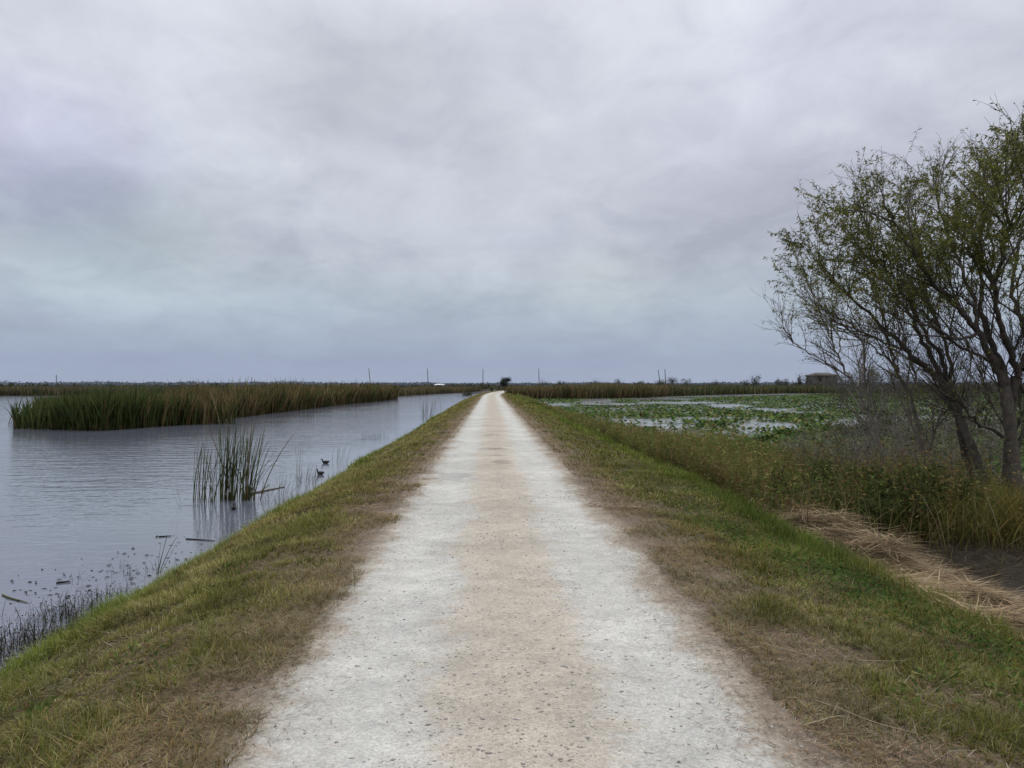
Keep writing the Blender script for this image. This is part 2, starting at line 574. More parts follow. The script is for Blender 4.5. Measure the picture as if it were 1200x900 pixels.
# ------------------------------------------------------------------ ground, road, water
def grid_sheet(us, ys, zoff=0.0, edge=None):
    U, Y = np.meshgrid(us, ys)
    if edge is not None:
        U = edge(U, Y)
    X = U + road_x(Y)
    Z = ground_z(X, Y) + zoff
    nu, ny = len(us), len(ys)
    idx = np.arange(nu * ny).reshape(ny, nu)
    F = np.stack([idx[:-1, :-1], idx[:-1, 1:], idx[1:, 1:], idx[1:, :-1]], -1).reshape(-1, 4)
    return np.stack([X, Y, Z], -1).reshape(-1, 3), F, U.ravel()


us = np.unique(np.concatenate([-np.geomspace(9, 3500, 46)[::-1], np.arange(-9, -5, .35), np.arange(-5, 8, .11), np.arange(8, 20, .4), np.geomspace(20, 3500, 44)]))
ys = np.unique(np.concatenate([-np.geomspace(8, 1500, 20)[::-1], np.arange(-8, 1, .5), np.arange(1, 12, .11), np.geomspace(12, 260, 190), np.geomspace(260, 3800, 30)]))
V, F, U = grid_sheet(us, ys)
tag(mesh_obj('ground', V, F, None, M_GROUND, attrs={'u': U}, smooth=True), kind='structure')
rs = np.linspace(-1.55, 1.95, 41)
rys = np.unique(np.concatenate([np.arange(-25, 1, .6), np.arange(1, 14, .09), np.geomspace(14, 250, 260)]))
V, F, U = grid_sheet(rs, rys, .004, lambda U, Y: U + np.where(U < -1.5, (vnoise(0 * Y, Y, 2.0, 11) - .5) * .25, 0) + np.where(U > 1.9, (vnoise(0 * Y + 9, Y, 2.0, 12) - .5) * .25, 0))
tag(mesh_obj('road', V, F, None, M_GROUND, attrs={'u': U}, smooth=True), kind='structure')


def sheet(name, x0, x1, y0, y1, z, mat):
    V = [(x0, y0, z), (x1, y0, z), (x1, y1, z), (x0, y1, z)]
    return tag(mesh_obj(name, V, [(0, 1, 2, 3)], None, mat), kind='structure')


sheet('water', -900, 0, -400, 900, WATER_Z, M_WATER_L)
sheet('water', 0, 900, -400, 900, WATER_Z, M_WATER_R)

# ------------------------------------------------------------------ gravel chips on the road
N = 22000
y = 1.8 + 12 * RNG.random(N) ** 1.8
u = np.clip(RNG.normal(.15, .85, N), -1.6, 2.0)
keep = RNG.random(N) < np.where((u > -.3) & (u < .6), 1.0, .6) * (.25 + 1.1 * vnoise(u, y, 2.3, 15))
u, y = u[keep], y[keep]
N = len(u)
s = .0022 + .0105 * RNG.random(N) ** 6
oct_v = np.array([(1, 0, 0), (-1, 0, 0), (0, 1, 0), (0, -1, 0), (0, 0, 1), (0, 0, -.4)])
oct_f = np.array([(0, 2, 4), (2, 1, 4), (1, 3, 4), (3, 0, 4), (2, 0, 5), (1, 2, 5), (3, 1, 5), (0, 3, 5)])
ang = RNG.random(N) * 6.28
V = oct_v[None] * s[:, None, None] * (1 + RNG.normal(0, .25, (N, 6, 3))) * np.array([1.2, .9, .6])
ca, sa = np.cos(ang)[:, None], np.sin(ang)[:, None]
V = np.stack([V[..., 0] * ca - V[..., 1] * sa, V[..., 0] * sa + V[..., 1] * ca, V[..., 2]], -1)
V = V + np.stack([u, y, ground_z(u, y) + .005], 1)[:, None, :]
tone = np.where(RNG.random(N) < .09, RNG.uniform(.2, .34, N), RNG.uniform(.34, .60, N))
c = tone[:, None] * np.array([1.0, .95, .88])
tag(mesh_obj('gravel', V.reshape(-1, 3), (np.arange(N)[:, None, None] * 6 + oct_f[None]).reshape(-1, 3), np.repeat(c, 6, 0), M_STONE),
    'loose pale limestone chips scattered over the dirt road', 'gravel', kind='stuff')

# ------------------------------------------------------------------ mown grass on both verges
OLIVE, YELL, BROWN, BRIGHT, GREY, DARKG = (.215, .218, .050), (.47, .42, .175), (.36, .235, .105), (.19, .275, .042), (.38, .335, .215), (.085, .10, .020)
PAL = [OLIVE, YELL, BROWN, BRIGHT, GREY, DARKG]


def lawn_weights(u, y, x):
    n1, n2, n3 = vnoise(x, y, .55, 21), vnoise(x, y, 1.7, 22), vnoise(x, y, .9, 23)
    a = np.abs(u - .15)
    W = np.zeros((len(u), 6))
    inner = sstep(2.25, 1.5, a + (n2 - .5) * .8)
    W[:, 0] = 1.3 * (1 - .75 * inner)
    W[:, 1] = .30 + .9 * sstep(.5, .8, n1) * (1 - inner)
    W[:, 2] = .16 + 1.0 * inner + .8 * sstep(.6, .85, n3)
    W[:, 4] = .08 + .9 * inner * sstep(.35, .7, n2)
    W[:, 5] = .45
    left = u < 0
    W[:, 3] = np.where(left, 2.6 * sstep(-3.5, -3.95, u + (n2 - .5) * .4) + .12, 1.8 * sstep(.58, .8, n3) * sstep(2.4, 3.2, u) + 1.6 * sstep(3.3, 3.9, u) * sstep(7, 10, y) + .1)
    W[:, 2] *= np.where(left, 1 - sstep(-3.3, -3.9, u), 1)
    W[:, 1] += np.where(left, 1.3 * sstep(-2.5, -2.9, u) * sstep(-3.8, -3.3, u) * sstep(.4, .65, n2), 0)
    right = u > 0
    W[:, 1] *= np.where(right, .6, 1)
    W[:, 5] *= np.where(right, 1.6, 1)
    W[:, 4] *= np.where(right, 1.7, 1)
    return W, inner


def lawn(bins, side):
    parts = []
    for (y0, y1, dens, wid, hs) in bins:
        u0, u1 = (-4.4, -1.1) if side < 0 else (1.5, 4.75)
        n = int((u1 - u0) * (y1 - y0) * dens)
        u = RNG.uniform(u0, u1, n)
        y = RNG.uniform(y0, y1, n)
        # tufts
        cell = .11 if y0 < 12 else .25
        tu = (np.floor(u / cell) + .5 + (RNG.random(n) * 0)) * cell
        ty = (np.floor(y / cell) + .5) * cell
        jx = (vnoise(tu * 97.3, ty * 61.7, 1, 31) - .5) * cell * .9
        jy = (vnoise(tu * 71.9, ty * 83.1, 1, 32) - .5) * cell * .9
        pull = RNG.uniform(0, .75, n)
        ox, oy = u - tu - jx, y - ty - jy
        u = u - ox * pull
        y = y - oy * pull
        x = u + road_x(y)
        a = np.abs(u - .15)
        nn = vnoise(x, y, 2.1, 41) * .6 + vnoise(x, y, 6, 42) * .4
        p = sstep(1.2, 1.6, a + (nn - .5) * .6) * (.55 + .45 * sstep(.25, .5, nn))
        keep = (RNG.random(n) < p) & (ground_z(x, y) > WATER_Z - .04)
        u, y, x, ox, oy, nn, a = [q[keep] for q in (u, y, x, ox, oy, nn, a)]
        n = len(u)
        W, inner = lawn_weights(u, y, x)
        W = W ** 1.35
        c = colmix(PAL, W, .22) * (.72 + .56 * vnoise(x, y, 3.1, 43))[:, None]
        lying = RNG.random(n) < .22 + .4 * inner
        c[lying] = c[lying] * .6 + np.array(GREY) * RNG.uniform(.2, .6, (lying.sum(), 1))
        L = hs * (.045 + .070 * RNG.random(n)) * (.3 + 1.45 * nn ** 1.3) * (1 - .45 * inner)
        edge = sstep(3.4, 4.0, a) if side < 0 else sstep(3.2, 4.0, a)
        L *= 1 + edge * (.8 if side < 0 else 1.0)
        L = np.where(lying, L * 1.5, L)
        az = np.arctan2(oy, ox) + RNG.normal(0, .9, n)
        lean = np.where(lying, RNG.uniform(1.15, 1.6, n), np.abs(RNG.normal(.35, .3, n)))
        curl = np.where(lying, RNG.uniform(-.3, .3, n), RNG.uniform(.2, 1.1, n))
        z = ground_z(x, y) - .004 + np.where(lying, RNG.uniform(.003, .035, n), 0)
        w = wid * RNG.uniform(.6, 1.3, n)
        parts.append(blades(np.stack([x, y, z], 1), L, w, az, lean, curl, c * .45, c * 1.15, 2, RNG.uniform(-.8, .8, n)))  # blade bases darkened, shade of the gaps put into their colour
    return join(parts)


BINS = [(.8, 2.6, 900, .005, 1.0), (2.6, 6, 8500, .0038, 1.0), (6, 10, 4200, .0053, 1.05), (10, 17, 1500, .009, 1.1), (17, 30, 550, .0145, 1.15), (30, 60, 170, .026, 1.25), (60, 200, 45, .06, 1.5)]
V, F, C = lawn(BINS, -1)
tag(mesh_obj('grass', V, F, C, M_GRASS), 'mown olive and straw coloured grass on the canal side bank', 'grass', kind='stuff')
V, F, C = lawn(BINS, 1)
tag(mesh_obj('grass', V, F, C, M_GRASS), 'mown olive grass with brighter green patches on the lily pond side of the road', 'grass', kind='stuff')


# thatch: dry clippings along both road edges
def litter(n, u_mu, u_sd, y0, y1, pw, Ls, wid, pal, lift=.02):
    y = y0 + (y1 - y0) * RNG.random(n) ** pw
    u = RNG.normal(u_mu, u_sd, n)
    x = u + road_x(y)
    keep = RNG.random(n) < .25 + 1.1 * vnoise(x, y, 1.3, 51)
    x, y = x[keep], y[keep]
    n = len(x)
    c = colmix(pal, np.ones((n, len(pal))), .25)
    az = RNG.random(n) * 6.28
    L = Ls * RNG.uniform(.4, 1.4, n)
    return blades(np.stack([x, y, ground_z(x, y) + .004 + RNG.random(n) * lift], 1), L, wid * RNG.uniform(.7, 1.4, n), az,
                  RNG.uniform(1.35, 1.62, n), RNG.uniform(-.15, .25, n), c * .8, c, 2, RNG.uniform(-1.2, 1.2, n))


LP = [(.30, .19, .13), (.33, .235, .16), (.22, .165, .12), (.40, .33, .25), (.15, .10, .07)]
V, F, C = join([litter(30000, -1.55, .27, 2, 12, 1.6, .05, .0035, LP), litter(30000, 1.75, .27, 2, 12, 1.6, .05, .0035, LP),
                litter(14000, -1.6, .28, 10, 45, 1.4, .09, .009, LP), litter(14000, 1.8, .28, 10, 45, 1.4, .09, .009, LP),
                litter(2500, -2.3, .5, 2, 9, 1.4, .12, .004, LP + [(.36, .33, .25)]), litter(3500, 2.6, .6, 2, 9, 1.4, .13, .004, LP + [(.36, .33, .25)])])
tag(mesh_obj('grass_clippings', V, F, C, M_STRAW), 'reddish brown dry grass clippings along both edges of the road', 'dry grass', kind='stuff')

# dead straw wrack line
n = 34000
y = RNG.uniform(4.2, 13.2, n)
u = 4.65 + RNG.normal(.12, .44, n) + (vnoise(y, 0 * y, .7, 61) - .5) * .5 - .25 * sstep(9, 13, y)
ok = (u > 4.05) & (u < 5.55 + .4 * vnoise(y, 0 * y, 1.1, 64))
u, y = u[ok], y[ok]
n = len(u)
x = u
hgt = .36 * np.exp(-((u - 4.8) / .5) ** 2) * (.1 + 1.6 * vnoise(x, y, 2.6, 62) ** 1.5)
c = colmix([(.33, .235, .14), (.40, .31, .19), (.23, .155, .095), (.46, .38, .25)], np.ones((n, 4)), .32)
az = np.where(RNG.random(n) < .55, RNG.normal(-1.1, .5, n), RNG.random(n) * 6.28)
V, F, C = blades(np.stack([x, y, ground_z(x, y) + RNG.random(n) * hgt + .01], 1), RNG.uniform(.15, .6, n), RNG.uniform(.006, .016, n), az,
                 RNG.uniform(1.33, 1.7, n), RNG.uniform(-.2, .3, n), c * .75, c, 3, RNG.uniform(-1, 1, n))
n2_ = 2600
yy_ = RNG.uniform(5.2, 11.5, n2_)
uu_ = 5.3 + 2.6 * RNG.random(n2_)
c2_ = colmix([(.12, .095, .065), (.19, .15, .10), (.07, .055, .04)], np.ones((n2_, 3)), .25)
B_ = blades(np.stack([uu_, yy_, ground_z(uu_, yy_) + .01 + RNG.random(n2_) * .04], 1), RNG.uniform(.08, .35, n2_), RNG.uniform(.004, .012, n2_), RNG.random(n2_) * 6.28, RNG.uniform(1.2, 1.65, n2_), RNG.uniform(-.2, .5, n2_), c2_ * .7, c2_, 3, RNG.uniform(-1, 1, n2_))
V, F, C = join([(V, F, C), B_])
tag(mesh_obj('dead_reeds', V, F, C, M_STRAW), 'band of flattened tan dead reeds along the foot of the right bank', 'dead reeds', kind='stuff')


# single pale dry stems lying on the grass
def stem(pts, r, col, label):
    pts = [np.array([p[0], p[1], float(ground_z(p[0], p[1])) + p[2]]) for p in pts]
    P, Rr = smooth_path(pts, np.linspace(r, r * .5, len(pts)), 4)
    V, F, C = tube(P, Rr, 5, col)
    return tag(mesh_obj('dry_stem', V, F, C, M_STRAW, loc=tuple(pts[0])), label, 'dry stem', 'dry stems lying on the right verge')


stem([(1.50, 3.56, .02), (1.60, 3.60, .03), (1.72, 3.66, .03), (1.79, 3.66, .02)], .003, (.42, .36, .25), 'pale forked dry stem lying on the grass at the lower right')
stem([(1.68, 3.84, .03), (1.76, 3.72, .04), (1.86, 3.60, .035), (2.02, 3.50, .03)], .003, (.45, .39, .27), 'longest bleached dry stem, lying at a slant across the lower right grass')
stem([(1.72, 4.7, .03), (1.86, 4.55, .035), (1.93, 4.5, .03)], .003, (.40, .34, .25), 'short straight dry stem beside a grey patch at the right road edge')
stem([(2.2, 4.45, .05), (2.4, 4.5, .06), (2.55, 4.55, .05)], .0028, (.40, .34, .24), 'short dry stem in the olive grass right of the grey patch')


# ------------------------------------------------------------------ reed and cattail beds
def along(path, n, depth, pw=1.6, away=1):
    path = np.asarray(path, float)
    seg = np.linalg.norm(np.diff(path, axis=0), axis=1)
    cs = np.concatenate([[0], np.cumsum(seg)])
    s = RNG.random(n) * cs[-1]
    i = np.clip(np.searchsorted(cs, s) - 1, 0, len(seg) - 1)
    f = ((s - cs[i]) / seg[i])[:, None]
    p = path[i] * (1 - f) + path[i + 1] * f
    t = (path[i + 1] - path[i]) / seg[i][:, None]
    nrm = np.stack([-t[:, 1], t[:, 0]], 1) * away
    dd = depth * RNG.random(n) ** pw
    return p + nrm * dd[:, None], s / cs[-1], dd


def reeds(P2, H, W, c0, c1, segs=3, z0=WATER_Z, wind=.1):
    n = len(P2)
    P = np.column_stack([P2, np.full(n, z0 - .05)])
    az = RNG.normal(.3, 1.0, n) + np.where(RNG.random(n) < .4, np.pi, 0)
    return blades(P, H, W, az, np.abs(RNG.normal(0, .09, n)) + wind * .3, np.minimum(RNG.gamma(1.3, .22, n), .8), c0, c1, segs, RNG.uniform(-1.5, 1.5, n))


def bed_colours(n, g_w, b_w, x, y, seed):
    nz = vnoise(x, y, .16, seed)
    nz2 = vnoise(x, y, .5, seed + 1)
    W = np.stack([g_w * (.35 + 1.3 * nz), .45 * g_w * (.2 + 1.6 * nz2), b_w * (1.35 - nz), .55 * b_w * (1.5 - 1.3 * nz2), .25 + 0 * nz], 1)
    return colmix([(.060, .085, .026), (.10, .115, .036), (.17, .118, .055), (.25, .19, .10), (.028, .036, .016)], W.clip(.02), .22)


path1 = [at_plane(*p)[:2] for p in [(48, 491), (47, 497.5), (62, 503.5), (120, 505), (200, 499), (300, 487), (400, 474.5), (450, 469.5), (466, 467.3)]]
near = []
for n, dep, pw, k in ((30000, 3.0, 1.2, 0), (26000, 10, 1.0, 1)):
    P2, s, dd = along(path1, n, dep, pw, 1)
    D = np.hypot(P2[:, 0], P2[:, 1])
    # more samples near, fewer far
    keep = (RNG.random(n) < np.clip(75 / D, .25, 1)) & (P2[:, 0] / P2[:, 1] * 880 + 575 > 24 + RNG.gamma(1.2, 5, n))
    P2, s, dd, D = P2[keep], s[keep], dd[keep], D[keep]
    px = P2[:, 0] / P2[:, 1] * 880 + 575
    tip = sstep(10, 250, px)
    H = (1.75 + .75 * tip) * (.55 + .42 * RNG.random(len(s)) ** .7 + .24 * (RNG.random(len(s)) < .07)) * (.70 + .38 * vnoise(P2[:, 0], P2[:, 1], .8, 71) + .22 * vnoise(P2[:, 0], P2[:, 1], .22, 74))
    gw = 1.6 * (1 - sstep(90, 280, px)) + .75
    bw = .12 + 1.0 * sstep(110, 280, px)
    c = bed_colours(len(s), gw, bw, P2[:, 0], P2[:, 1], 72)
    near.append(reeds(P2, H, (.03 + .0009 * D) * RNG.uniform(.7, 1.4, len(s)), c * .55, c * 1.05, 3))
# low fringe of floating dead stuff at the water line
P2, s, dd = along(path1, 6000, .7, 1.0, 1)
c = colmix([(.12, .085, .045), (.07, .08, .03), (.04, .035, .02)], np.ones((6000, 3)), .2)
P2 = P2[P2[:, 0] / P2[:, 1] * 880 + 575 > 30]
c = c[:len(P2)]
near.append(reeds(P2 - np.array([0, .25]), RNG.uniform(.15, .6, len(P2)), np.full(len(P2), .05), c * .6, c, 2))
V, F, C = join(near)
tag(mesh_obj('cattail_bed', V, F, C, M_REED), 'tall bed of green and brown cattails along the far side of the canal', 'cattails', kind='stuff')


def belt(name, pts, n, depth, h0, h1, width, gw, bw, label, seed, away=1, fade=0.0):
    P2, s, dd = along(pts, n, depth, 1.1, away)
    H = RNG.uniform(h0, h1, n) * (.85 + .3 * vnoise(P2[:, 0], P2[:, 1], .12, seed))
    c = bed_colours(n, gw + 0 * s, bw + 0 * s, P2[:, 0] * .5, P2[:, 1] * .5, seed)
    c = c * (1 - fade) + np.array([.16, .185, .21]) * fade  # blue grey blended in, distance haze painted into the reed colour
    V, F, C = reeds(P2, H, width * RNG.uniform(.7, 1.4, n), c * .6, c * 1.05, 2)
    return tag(mesh_obj(name, V, F, C, M_REED), label, 'reeds', kind='stuff')


belt('reed_belt', [at_plane(*p)[:2] for p in [(466, 464.2), (520, 461), (552, 459.6), (566, 459.4)]], 12000, 12, 1.5, 2.1, .10, .5, .8, 'far belt of brown green reeds at the end of the canal', 81, 1, .08)
belt('reed_belt', [at_plane(*p)[:2] for p in [(-260, 464.5), (-60, 463.8), (30, 463.6), (110, 463.2), (260, 462), (400, 461.5)]], 26000, 14, 1.5, 2.25, .12, .8, .6, 'low far belt of olive reeds beyond the open water at the left', 83, 1, .12)
belt('reed_belt', [at_plane(*p)[:2] for p in [(607, 467.5), (690, 467.2), (760, 466), (790, 464)]], 22000, 14, 2.0, 2.75, .10, .3, 1.25, 'rust brown reed belt behind the lily pads just right of the road', 85, 1, .03)
belt('reed_belt', [at_plane(*p)[:2] for p in [(782, 464.5), (850, 462.5), (920, 461), (1000, 461), (1120, 461), (1320, 461)]], 26000, 16, 1.7, 2.7, .14, 1.3, .5, 'dark green reed belt behind the right half of the lily pond', 87, 1, .06)


# cattail clumps standing in the near water
def clump(px, py, n, hmin, hmax, spread, label, lean_dir=.2, fan=.10, dead=.25, name='cattail_clump', curl=.17, wid=.022, dark=.78):
    b = at_plane(px, py)
    P2 = b[:2] + RNG.normal(0, spread, (n, 2))
    H = RNG.uniform(hmin, hmax, n)
    c = colmix([(.050, .090, .026), (.085, .12, .034), (.16, .115, .055), (.026, .034, .018)], np.tile([1, .7, dead * 1.6, .6], (n, 1)), .2) * dark
    c = c * 1.2
    c0 = c * .5 + np.array([.10, .075, .03]) * .5 * dark
    az = np.where(RNG.random(n) < .75, RNG.normal(lean_dir, .7, n), RNG.random(n) * 6.28)
    V, F, C = blades(np.column_stack([P2, np.full(n, WATER_Z - .15)]), H + .15, wid * RNG.uniform(.7, 1.3, n), az, np.abs(RNG.normal(.0, fan * .8, n)), RNG.gamma(1.2, curl, n), c0, c, 6, RNG.uniform(-1.3, 1.3, n))
    o = mesh_obj(name, V, F, C, M_REED, loc=(b[0], b[1], WATER_Z))
    return tag(o, label, 'cattail', 'cattail clumps standing in the near water')


clump(232, 588, 8, 1.15, 1.55, .06, 'thinnest cattail clump, upright, leftmost of the stand in the near canal', .2, .04)
clump(243, 588, 12, 1.0, 1.4, .08, 'short cattail clump second from the left in the near canal', .15, .09)
clump(260, 586, 38, 1.2, 1.95, .11, 'dense dark tall cattail clump in the middle of the near stand', .1, .07)
clump(271, 586, 24, 1.2, 1.95, .09, 'cattail clump leaning right, just right of the densest dark one', .1, .12)
clump(291, 586, 40, 1.1, 1.85, .07, 'fanned out cattail clump with a brown base, rightmost of the near stand', .0, .16, .5, curl=.32)
clump(350, 572, 7, 1.1, 1.45, .05, 'lone narrow pale cattail clump close to the grassy bank', .3, .04, .3, wid=.011)
clump(345, 574, 14, .35, .75, .22, 'low sparse sedge tuft around the lone narrow cattail', .3, .35, .3, wid=.008)
clump(361, 567, 10, .35, .6, .10, 'short yellow green sedge tuft at the foot of the bank', .3, .12, .1, wid=.014)
clump(400, 541, 10, .4, .75, .15, 'small upright sedge tuft by the bank beyond the two waterbirds', .3, .1, .2, wid=.012)
clump(502, 487, 30, .7, 1.6, .4, 'distant dark cattail tuft off the bank toward the road end', .3, .15, .2, wid=.03)
clump(11, 497.5, 7, .5, 1.2, .10, 'small wispy reed tuft off the left tip of the cattail bed', .3, .4, .2, wid=.03)
clump(183, 672, 9, .3, .62, .015, 'few splayed green sedge leaves at the edge of the bank', .1, .6, .0, wid=.010)
clump(213, 594, 2, .5, .8, .02, 'single thin bent stalk alone in the water left of the cattails', 2.6, .2, .4, wid=.008)
clump(320, 579, 34, .2, .6, .16, 'tangle of low dark stalks between the cattails and the bank', .3, .55, .5, wid=.007)

# dark dead water weed, lower left, and along the bank edge
parts = []
for (px, py, sx_, sy_, n, h) in ((45, 752, .35, .22, 420, .26), (95, 722, .30, .22, 330, .24), (8, 775, .2, .2, 160, .28), (135, 700, .22, .15, 90, .2), (150, 672, .3, .2, 40, .16), (330, 590, .5, .5, 160, .25), (372, 562, .4, .5, 70, .25), (440, 513, .4, 1.0, 90, .35), (548, 463, .5, 8, 200, .9)):
    b = at_plane(px, py)
    P2 = b[:2] + RNG.normal(0, 1, (n, 2)) * (sx_, sy_)
    az = RNG.random(n) * 6.28
    H = h * RNG.uniform(.4, 1.2, n)
    c = colmix([(.03, .03, .02), (.07, .062, .036), (.06, .08, .03)], np.tile([1.2, .8, .4], (n, 1)), .25)
    wd = .006 if h < .6 else .05
    parts.append(blades(np.column_stack([P2, np.full(n, WATER_Z - .02)]), H, np.full(n, wd), az, np.abs(RNG.normal(.2, .35, n)), RNG.uniform(0, .9, n), c, c, 3))
    k = int(n * 1.4)
    pick = RNG.integers(0, n, k)
    LPs = np.column_stack([P2[pick] + RNG.normal(0, .04 if h < .6 else .3, (k, 2)), WATER_Z + H[pick] * RNG.uniform(.05, 1.0, k)])
    cl_ = colmix([(.025, .025, .018), (.05, .05, .03)], np.ones((k, 2)), .25)
    parts.append(leaves(LPs, RNG.normal(0, 1, (k, 3)) * (1, 1, .5), RNG.uniform(.015, .045, k) * (1 if h < .6 else 6), RNG.uniform(.005, .013, k) * (1 if h < .6 else 6), cl_))
V, F, C = join(parts)
tag(mesh_obj('water_weed', V, F, C, M_WEED), 'tangled dark dead water weed along the edge of the canal bank', 'water weed', kind='stuff')
# specks of leaf floating on the canal
n = 130
px = RNG.uniform(0, 240, n)
py = 640 + (240 - px) * .27 + RNG.normal(0, 14, n)
P = np.array([at_plane(a, b, WATER_Z + .006) for a, b in zip(px, py)])
V, F, C = leaves(P, RNG.normal(0, 1, (n, 3)) * (1, .5, 0.0), RNG.uniform(.02, .09, n), RNG.uniform(.012, .04, n), np.tile((.03, .03, .02), (n, 1)))
V[:, 2] = np.clip(V[:, 2], WATER_Z + .004, WATER_Z + .03)
tag(mesh_obj('floating_leaves', V, F, C, M_WEED), 'dark specks of dead leaf drifting on the canal near the bank', 'leaves', kind='stuff')


# floating sticks and driftwood
def stick(pa, pb, r, col, label, name='floating_stick', z=.01, fork=False):
    a, b = at_plane(*pa), at_plane(*pb)
    a[2] = b[2] = WATER_Z + z
    m1 = a * .6 + b * .4 + RNG.normal(0, .03, 3) * np.linalg.norm(b - a) * (1, 1, 0)
    P, Rr = smooth_path([a, m1, b], [r, r * .9, r * .5], 5)
    parts = [tube(P, Rr, 6, col)]
    if fork:
        q = m1 + (b - a) * .2 + np.array([.0, .1, .12])
        P, Rr = smooth_path([m1, (m1 + q) / 2, q], [r * .6, r * .5, r * .3], 3)
        parts.append(tube(P, Rr, 5, col))
    V, F, C = join(parts)
    return tag(mesh_obj(name, V, F, C, M_WOOD, loc=tuple(a)), label, 'driftwood', 'sticks floating at the canal edge')


stick((284, 581), (333, 571), .024, (.09, .062, .042), 'brown driftwood branch floating right of the cattail stand', fork=True)
stick((218, 632), (252, 634), .012, (.03, .028, .022), 'thin dark straight stick floating below the cattails')
stick((186, 629.5), (201, 628.5), .012, (.03, .028, .022), 'very short dark stick floating left of the cattails')
stick((3, 698), (32, 707), .012, (.10, .10, .05), 'greenish floating stick near the left edge of the water')
stick((5, 774), (38, 769), .014, (.36, .34, .30), 'bleached pale stick at the water edge, lower left')
stick((66, 684), (82, 682), .014, (.03, .028, .022), 'short dark stick floating offshore of the lower left weeds')


def bird(px, py, face, s, label):
    b = at_plane(px, py)
    root = empty('waterbird', (b[0], b[1], WATER_Z))
    tag(root, label, 'waterbird', 'dark waterbirds on the canal by the bank')
    root.rotation_euler = (0, 0, face)
    root.scale = (s, s, s)
    rx = lambda a: [[math.cos(a), 0, math.sin(a)], [0, 1, 0], [-math.sin(a), 0, math.cos(a)]]
    blk = (.018, .018, .02)
    # body, neck, head and tail as one closed loft along a bent spine
    spine = [(-.20, 0, .115), (-.165, 0, .085), (-.11, 0, .06), (-.03, 0, .045), (.05, 0, .05), (.095, 0, .075), (.115, 0, .12), (.125, 0, .155), (.15, 0, .17), (.172, 0, .167)]
    rad = [.006, .022, .052, .066, .058, .036, .024, .026, .024, .008]
    P, Rr = smooth_path(spine, rad, 4)
    V, F, C = tube(P, Rr, 12, blk)
    k = bpy.data.objects.new('body', raw_mesh('body', V, F, C, M_FEATHER, smooth=True)); link(k, root)
    V, F, C = tube([(.168, 0, .168), (.188, 0, .163), (.203, 0, .157)], [.010, .007, .001], 8, (.25, .04, .02))
    k = bpy.data.objects.new('beak', raw_mesh('beak', V, F, C, M_FEATHER, smooth=True)); link(k, root)
    for sgn in (-1, 1):
        V, F, C = ellipsoid((-.05, sgn * .050, .072), (.105, .022, .040), (.03, .026, .022), 12, 8, rx(-.15))
        k = bpy.data.objects.new('wing', raw_mesh('wing', V, F, C, M_FEATHER, smooth=True)); link(k, root)
    return root


bird(381, 543, math.pi - .2, .8, 'black waterbird swimming near the bank with its tail cocked, the farther of two')
bird(375, 556, 2.6, .8, 'black waterbird tucked close against the bank grass, the nearer of two')
bird(274, 597, 1.9, .62, 'smallest black waterbird, floating between the cattail clumps')

# ------------------------------------------------------------------ lily pads on the right-hand pond
def pad_mesh(seed, lift):
    r = np.random.default_rng(seed)
    n = 9
    a = np.linspace(.28, 2 * np.pi - .28, n)
    ring = np.stack([np.cos(a), np.sin(a) * .85, .10 * np.sin(a * 2 + r.random() * 6) + lift * .3], 1)
    V = np.vstack([[0.1, 0, 0], ring])
    F = np.array([(0, i, i + 1) for i in range(1, n)])
    return V, F


PADS = [pad_mesh(i, l) for i, l in enumerate((.0, .1, .3, .55))]


def open_water(x, y):
    px = x / y * 880 + 575
    py = 450 + (EYE - WATER_Z) * 880 / y
    w = np.zeros_like(x)
    for (cx, cy, rx_, ry_) in ((905, 500, 52, 6.5), (880, 493, 45, 2.2), (740, 493.5, 62, 3.2), (835, 491.5, 60, 2.2), (700, 470, 22, 4.6), (800, 472.5, 62, 2.2), (850, 475.5, 32, 2.4),
                               (660, 475, 16, 2.2), (775, 500, 46, 4.0), (690, 492, 40, 2.0), (720, 474, 40, 1.4), (900, 480, 40, 1.0), (1010, 499, 50, 5), (1090, 492, 120, 5), (1170, 503, 60, 6), (780, 468, 40, 1.3), (630, 472.5, 10, 1.0), (850, 462.8, 60, .5)):
        w = np.maximum(w, 1.15 - np.sqrt(((px - cx) / (rx_ * 1.08)) ** 2 + ((py - cy) / (ry_ * 1.0)) ** 2))
    nz = (vnoise(x, y * .5, .6, 91) - .5) * .7 + (vnoise(x, y, .12, 92) - .5) * .3
    return w + nz


n = 230000
yy = 19 + 185 * RNG.random(n) ** 1.25
xx = RNG.uniform(0, 1, n) * (.95 * yy + 8) + 4.8
u_ = xx - road_x(yy)
keep = (u_ > 6.1 + (vnoise(xx, yy, .2, 93) - .5) * 2.0) & (ground_z(xx, yy) < WATER_Z - .03) & (open_water(xx, yy) < .18 + RNG.normal(0, .2, n)) & (yy < 128 + .65 * np.clip(xx - 27, 0, 200) * 1.6)
keep &= RNG.random(n) < np.where(yy < 60, 1.0, .75)
xx, yy = xx[keep], yy[keep]
n = len(xx)
order = np.argsort(np.hypot(xx, yy))
xx, yy = xx[order], yy[order]
rad = RNG.uniform(.055, .13, n) * (1 + .006 * yy)
rot = RNG.random(n) * 6.28
kind = RNG.integers(0, 4, n)
tilt = RNG.normal(0, .20, (n, 2)) * (np.where(kind > 1, 2.4, .5) * (1 - .5 * sstep(50, 80, yy)))[:, None]
zz = WATER_Z + .008 + RNG.random(n) * .012 + np.where(kind > 1, RNG.uniform(.03, .22, n) * (1 - .75 * sstep(45, 75, yy)), 0)
nz = vnoise(xx, yy, .22, 94)
